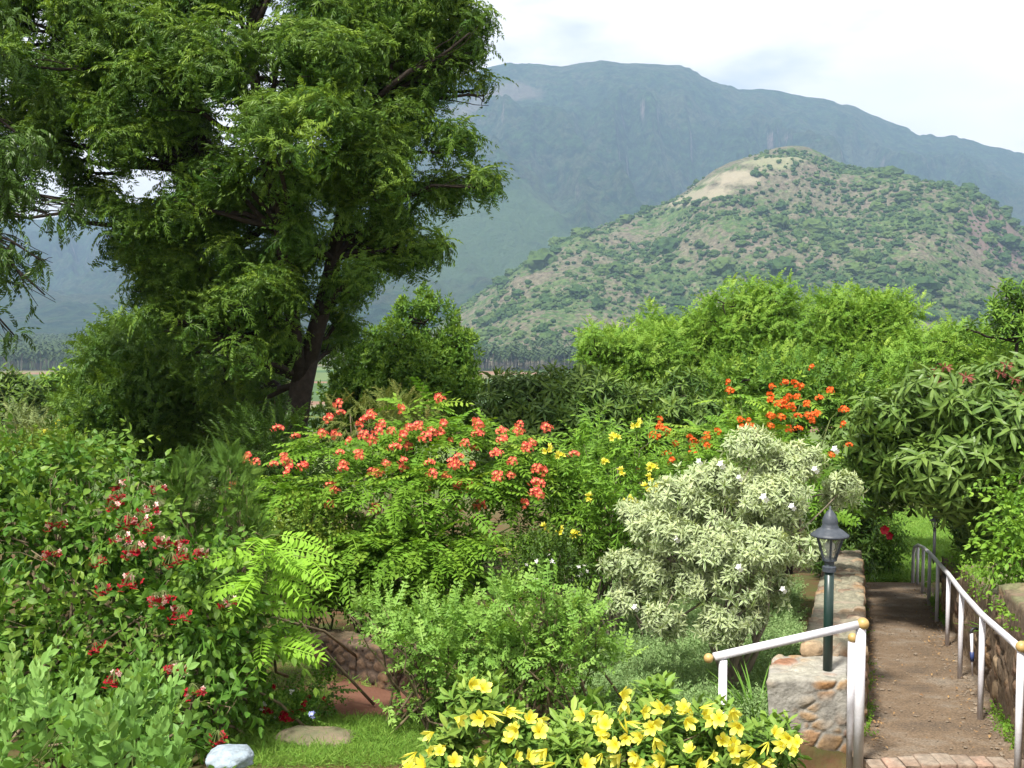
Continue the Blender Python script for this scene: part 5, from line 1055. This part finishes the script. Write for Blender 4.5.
# red earth path near the retaining wall
M_red_e = solid('red_earth', (.15, .075, .05), .95, .1, nscale=6, c2=(.13, .06, .04), bump=.7, bscale=30)
pl = [(322, 742), (330, 690), (345, 668), (400, 690), (440, 712), (430, 745)]
def yground(py):
    lo, hi = 4., 40.
    for _ in range(40):
        mid_ = (lo + hi) / 2
        if zat(py, mid_) < plane_z(mid_) + .05: lo, hi = lo, mid_
        else: lo = mid_
    return lo
gx, gy = np.meshgrid(np.linspace(0, 1, 30), np.linspace(8.15, 11.0, 40)); X_ = at(322, 700, 8.0)[0] + (gx - .0) * .95 - (gy - 8) * .17 + .04 * np.sin(gy * 9) ; Z_ = ground_z(X_, gy) + .006 + .01 * fbm(np.stack([X_ * 5, gy * 5, 0 * gx], -1), 2)
i, j = np.meshgrid(np.arange(29), np.arange(39)); A = (j * 30 + i).ravel()
tag(link('earth_path', raw_mesh('earth_path', np.stack([X_, gy, Z_], -1).reshape(-1, 3), np.stack([A, A + 1, A + 31, A + 30], 1), None, [M_red_e], None, True)), kind='structure')

peb = rock((0, 0, 0), (1, .8, .5), 5, 1); npb = 1500; Yp = rng.uniform(7.5, 17, npb); Xp = path_l(Yp) + np.where(rng.random(npb) < .5, rng.normal(.03, .05, npb), rng.uniform(0, .95, npb)); Xp = np.where(rng.random(npb) < .35, path_r(Yp) - abs(rng.normal(0, .07, npb)), Xp)
tag(put('gravel', stamp((peb[0], peb[1], np.full((len(peb[0]), 3), .5)), frames(rng.normal(0, 1, (npb, 3)) * (1, 1, .2), np.tile([0, 0, 1.], (npb, 1))), np.stack([Xp, Yp, plane_z(Yp) + .008], -1), rng.lognormal(math.log(.008), .5, npb)), solid('pebbles', (.26, .21, .16), .9, .1, nscale=5, namp=.5)), 'loose pebbles scattered over the path', 'gravel', kind='stuff')
# fallen leaves
V, T, C = leaf(1, .5, 2, .4, .3); Yd = rng.uniform(7.6, 18, 420); Xd = path_l(Yd) + np.where(rng.random(420) < .45, rng.uniform(.0, .12, 420), np.where(rng.random(420) < .6, rng.uniform(.70, .93, 420), rng.uniform(0, .93, 420)))
Pd = np.stack([Xd, Yd, plane_z(Yd) + .03], -1); d = rng.normal(0, 1, (420, 3)) * (1, 1, .15); M_dead = leafmat('dead_leaves', (.18, .10, .05), (.34, .22, .10), (.42, .34, .16), trans=.1, rough=.8)
tag(put('fallen_leaves', stamp((V, T, C), frames(d, np.tile([0, 0, 1.0], (420, 1)) + rng.normal(0, .2, (420, 3))), Pd, rng.uniform(.02, .045, 420), rng.random(420)), M_dead), 'dry brown leaves and bits scattered on the path', 'fallen leaves', kind='stuff')

# ------------------------------------------------------------------ railings
M_rail = solid('painted_rail', (.70, .70, .77), .4, .4, nscale=7, c2=(.54, .52, .55), bump=.08, bscale=60)
M_brass = solid('tan_knob', (.48, .33, .12), .45, .5, nscale=30, c2=(.34, .22, .08))
M_hook = solid('grey_hook', (.30, .30, .32), .5, .5, nscale=20)
def ball(c, r_): V, T = ico(3); return V * r_ + np.array(c), T, np.tile([.5, .5, 0.], (len(V), 1))
posts = [(1025, 7.0), (985.5, 8.6), (964, 10.25), (950.5, 12.1), (939.5, 13.9), (931, 15.5), (924.5, 16.9), (919, 18.1)]
b = at(985, 720, 8.6); t = thing('handrail', 'long white handrail on upright posts running down the right side of the path', 'railing', (b[0], b[1], plane_z(8.6)))
tops = []
for px, Y in posts:
    hgt = float(np.interp(Y, [7, 10, 12, 14, 15.5, 17, 18], [.84, .82, .79, .75, .74, .70, .67])); x = at(px, 500, Y)[0]; z0 = plane_z(Y) + (0 if Y > 7.3 else -.05); zt = plane_z(Y) + hgt; tops.append((x, Y, zt)); put('post', tube([(x, Y, z0 - .02), (x, Y, zt)], .023, 12), M_rail, t, True)
tp = np.array(tops); tp[-1, 2] -= .02; ex = [tp[0] + (tp[0] - tp[1]) * .02]
yy = np.linspace(7.0, 18.1, 40); rail = np.stack([np.interp(yy, tp[:, 1], tp[:, 0]), yy, np.interp(yy, tp[:, 1], tp[:, 2]) + .012], -1)
e = rail[-1]; rail = np.concatenate([rail, [e + (-.01, .12, -.06), e + (-.01, .17, -.18), e + (-.01, .18, -.80)]])
put('rail', tube(rail, .026, 12), M_rail, t, True); put('knob', ball(tp[0] + (0, -.01, .03), .038), M_brass, t, True)
A1 = at(861, 624, 7.3); B1 = at(714, 657, 7.05); b0 = at(861, 765, 7.3)
t = thing('handrail', 'short white handrail with tan end knobs sloping down to the left before the lamp', 'railing', tuple(b0))
put('rail', tube([B1, A1 + (0, 0, 0)], .028, 14), M_rail, t, True); put('post', tube([A1 + (-.0, .0, .0), at(858, 770, 7.3)], .034, 14), M_rail, t, True)
p2 = at(723, 660, 7.06); q2 = p2.copy(); q2[2] = gz(p2[0], p2[1]) - .05; put('post', tube([p2, q2], .028, 12), M_rail, t, True)
put('knob', ball(A1 + (.01, -.01, .005), .041), M_brass, t, True); put('knob', ball(B1 + (-.035, 0, -.008), .032), M_brass, t, True)
A2 = at(852, 642, 7.62); t = thing('rail_post', 'shorter white post with tan knob and grey hook just behind the handrail corner', 'post', tuple(at(852, 765, 7.62)))
put('post', tube([A2, at(850, 768, 7.62)], .028, 12), M_rail, t, True); put('knob', ball(A2 + (.005, 0, .03), .034), M_brass, t, True)
put('hook', tube([A2 + (.03, -.05, .0), A2 + (.045, -.07, -.05), A2 + (.04, -.07, -.12), A2 + (.03, -.05, -.17), A2 + (.015, -.04, -.13)], .011, 8), M_hook, t, True)
# banded pipe leaning against the right wall
M_navy = solid('navy_band', (.03, .05, .16), .5, .4); M_blk = solid('black_plastic', (.03, .03, .035), .5, .4)
p0 = at(972.5, 676, 9.3); p1 = at(971.5, 633, 9.3); dirq = (p1 - p0) / np.linalg.norm(p1 - p0)
t = thing('cane', 'white stick with navy band and black curved handle against the right wall', 'stick', tuple(p0))
put('shaft', tube([p0, p1], [.008, .014], 8), M_rail, t, True); put('band', tube([p0 + dirq * .13, p0 + dirq * .21], .0165, 10), M_navy, t, True)
hk = [p1 + (0, 0, -.01)] + [p1 + np.array([-.028 + .028 * math.cos(a) if False else .03 - .035 * math.cos(a), -.0, .035 * math.sin(a) + .005]) for a in np.linspace(.2, 2.2, 7)]
put('handle', tube(hk, .013, 8), M_blk, t, True)

# ------------------------------------------------------------------ lantern posts
M_iron = solid('lantern_metal', (.028, .036, .05), .5, .4, nscale=25, c2=(.06, .07, .085), bump=.1, bscale=60)
M_green = solid('green_pole', (.010, .032, .027), .35, .5, nscale=15)
m, tt, N, L = newmat('lantern_glass'); o = N('ShaderNodeOutputMaterial'); g1_ = N('ShaderNodeBsdfGlossy'); g1_.inputs['Roughness'].default_value = .1; tr = N('ShaderNodeBsdfTransparent'); tr.inputs[0].default_value = (.93, .95, .92, 1); df = N('ShaderNodeBsdfDiffuse'); df.inputs[0].default_value = (.6, .62, .55, 1)
x1 = N('ShaderNodeMixShader'); x1.inputs[0].default_value = .10; L(tr.outputs[0], x1.inputs[1]); L(g1_.outputs[0], x1.inputs[2]); x2 = N('ShaderNodeMixShader'); x2.inputs[0].default_value = .16; L(x1.outputs[0], x2.inputs[1]); L(df.outputs[0], x2.inputs[2]); L(x2.outputs[0], o.inputs['Surface']); M_glass = m
M_bulb = solid('bulb', (.7, .7, .66), .3, .5)
def lantern(label, base, total, k, mats=(M_green, M_iron)):
    """post with six-sided glazed head; total height in metres, k scales the head"""
    t = thing('lamp_post', label, 'lamp', tuple(base)); b = np.array(base); hh = .36 * k; zt = total - hh
    put('post', tube([b - (0, 0, .04), b + (0, 0, zt)], .031 * k ** .7, 16), mats[0], t, True)
    h = b + (0, 0, zt)
    parts = [lathe(h, [(0, -.045 * k), (.042 * k, -.045 * k), (.042 * k, -.015 * k), (.030 * k, -.008 * k), (.030 * k, .018 * k), (.046 * k, .024 * k), (.046 * k, .036 * k), (0, .036 * k)], 12)]
    for q in range(6):
        a = q * math.pi / 3 + .35; c, s = math.cos(a), math.sin(a); parts.append(tube([h + (c * .040 * k, s * .040 * k, .03 * k), h + (c * .090 * k, s * .090 * k, .185 * k)], .0075 * k, 5))
    put('frame', merge(parts), mats[1], t)
    pf = [(.116 * k, .176 * k), (.118 * k, .187 * k), (.104 * k, .196 * k), (.082 * k, .214 * k), (.062 * k, .226 * k), (.052 * k, .232 * k), (.053 * k, .240 * k), (.046 * k, .246 * k), (.049 * k, .262 * k), (.045 * k, .288 * k), (.033 * k, .314 * k), (.017 * k, .335 * k), (.007 * k, .345 * k), (.005 * k, .365 * k), (0, .368 * k)]
    put('lamp_shade', lathe(h, [(0, .18 * k)] + pf, 24), mats[1], t, True)
    V = []; T = []
    for q in range(6):
        a = q * math.pi / 3 + .35; c, s = math.cos(a), math.sin(a); V += [h + (c * .038 * k, s * .038 * k, .035 * k), h + (c * .086 * k, s * .086 * k, .178 * k)]
    for q in range(6): a = 2 * q; b2 = (2 * q + 2) % 12; T += [(a, b2, b2 + 1), (a, b2 + 1, a + 1)]
    put('glass', (np.array(V), np.array(T), np.tile([.5, .5, 0.], (12, 1))), M_glass, t)
    put('bulb', lathe(h, [(0, .045 * k), (.016 * k, .05 * k), (.018 * k, .08 * k), (.032 * k, .105 * k), (.03 * k, .13 * k), (0, .15 * k)], 12), M_bulb, t, True); return t
lb = at(827.5, 672, 7.95); ztop = at(827, 507, 7.95)[2]
lantern('dark green lamp post with glazed grey lantern on the masonry block', lb, ztop - lb[2], 1.17)
lb = at(934, 560, 21.0); lb[2] = gz(lb[0], lb[1]); ztop = at(934, 513, 21.0)[2]
lantern('small black lantern post standing far off beyond the railing end', lb, ztop - lb[2], .85, (M_blk, M_blk))
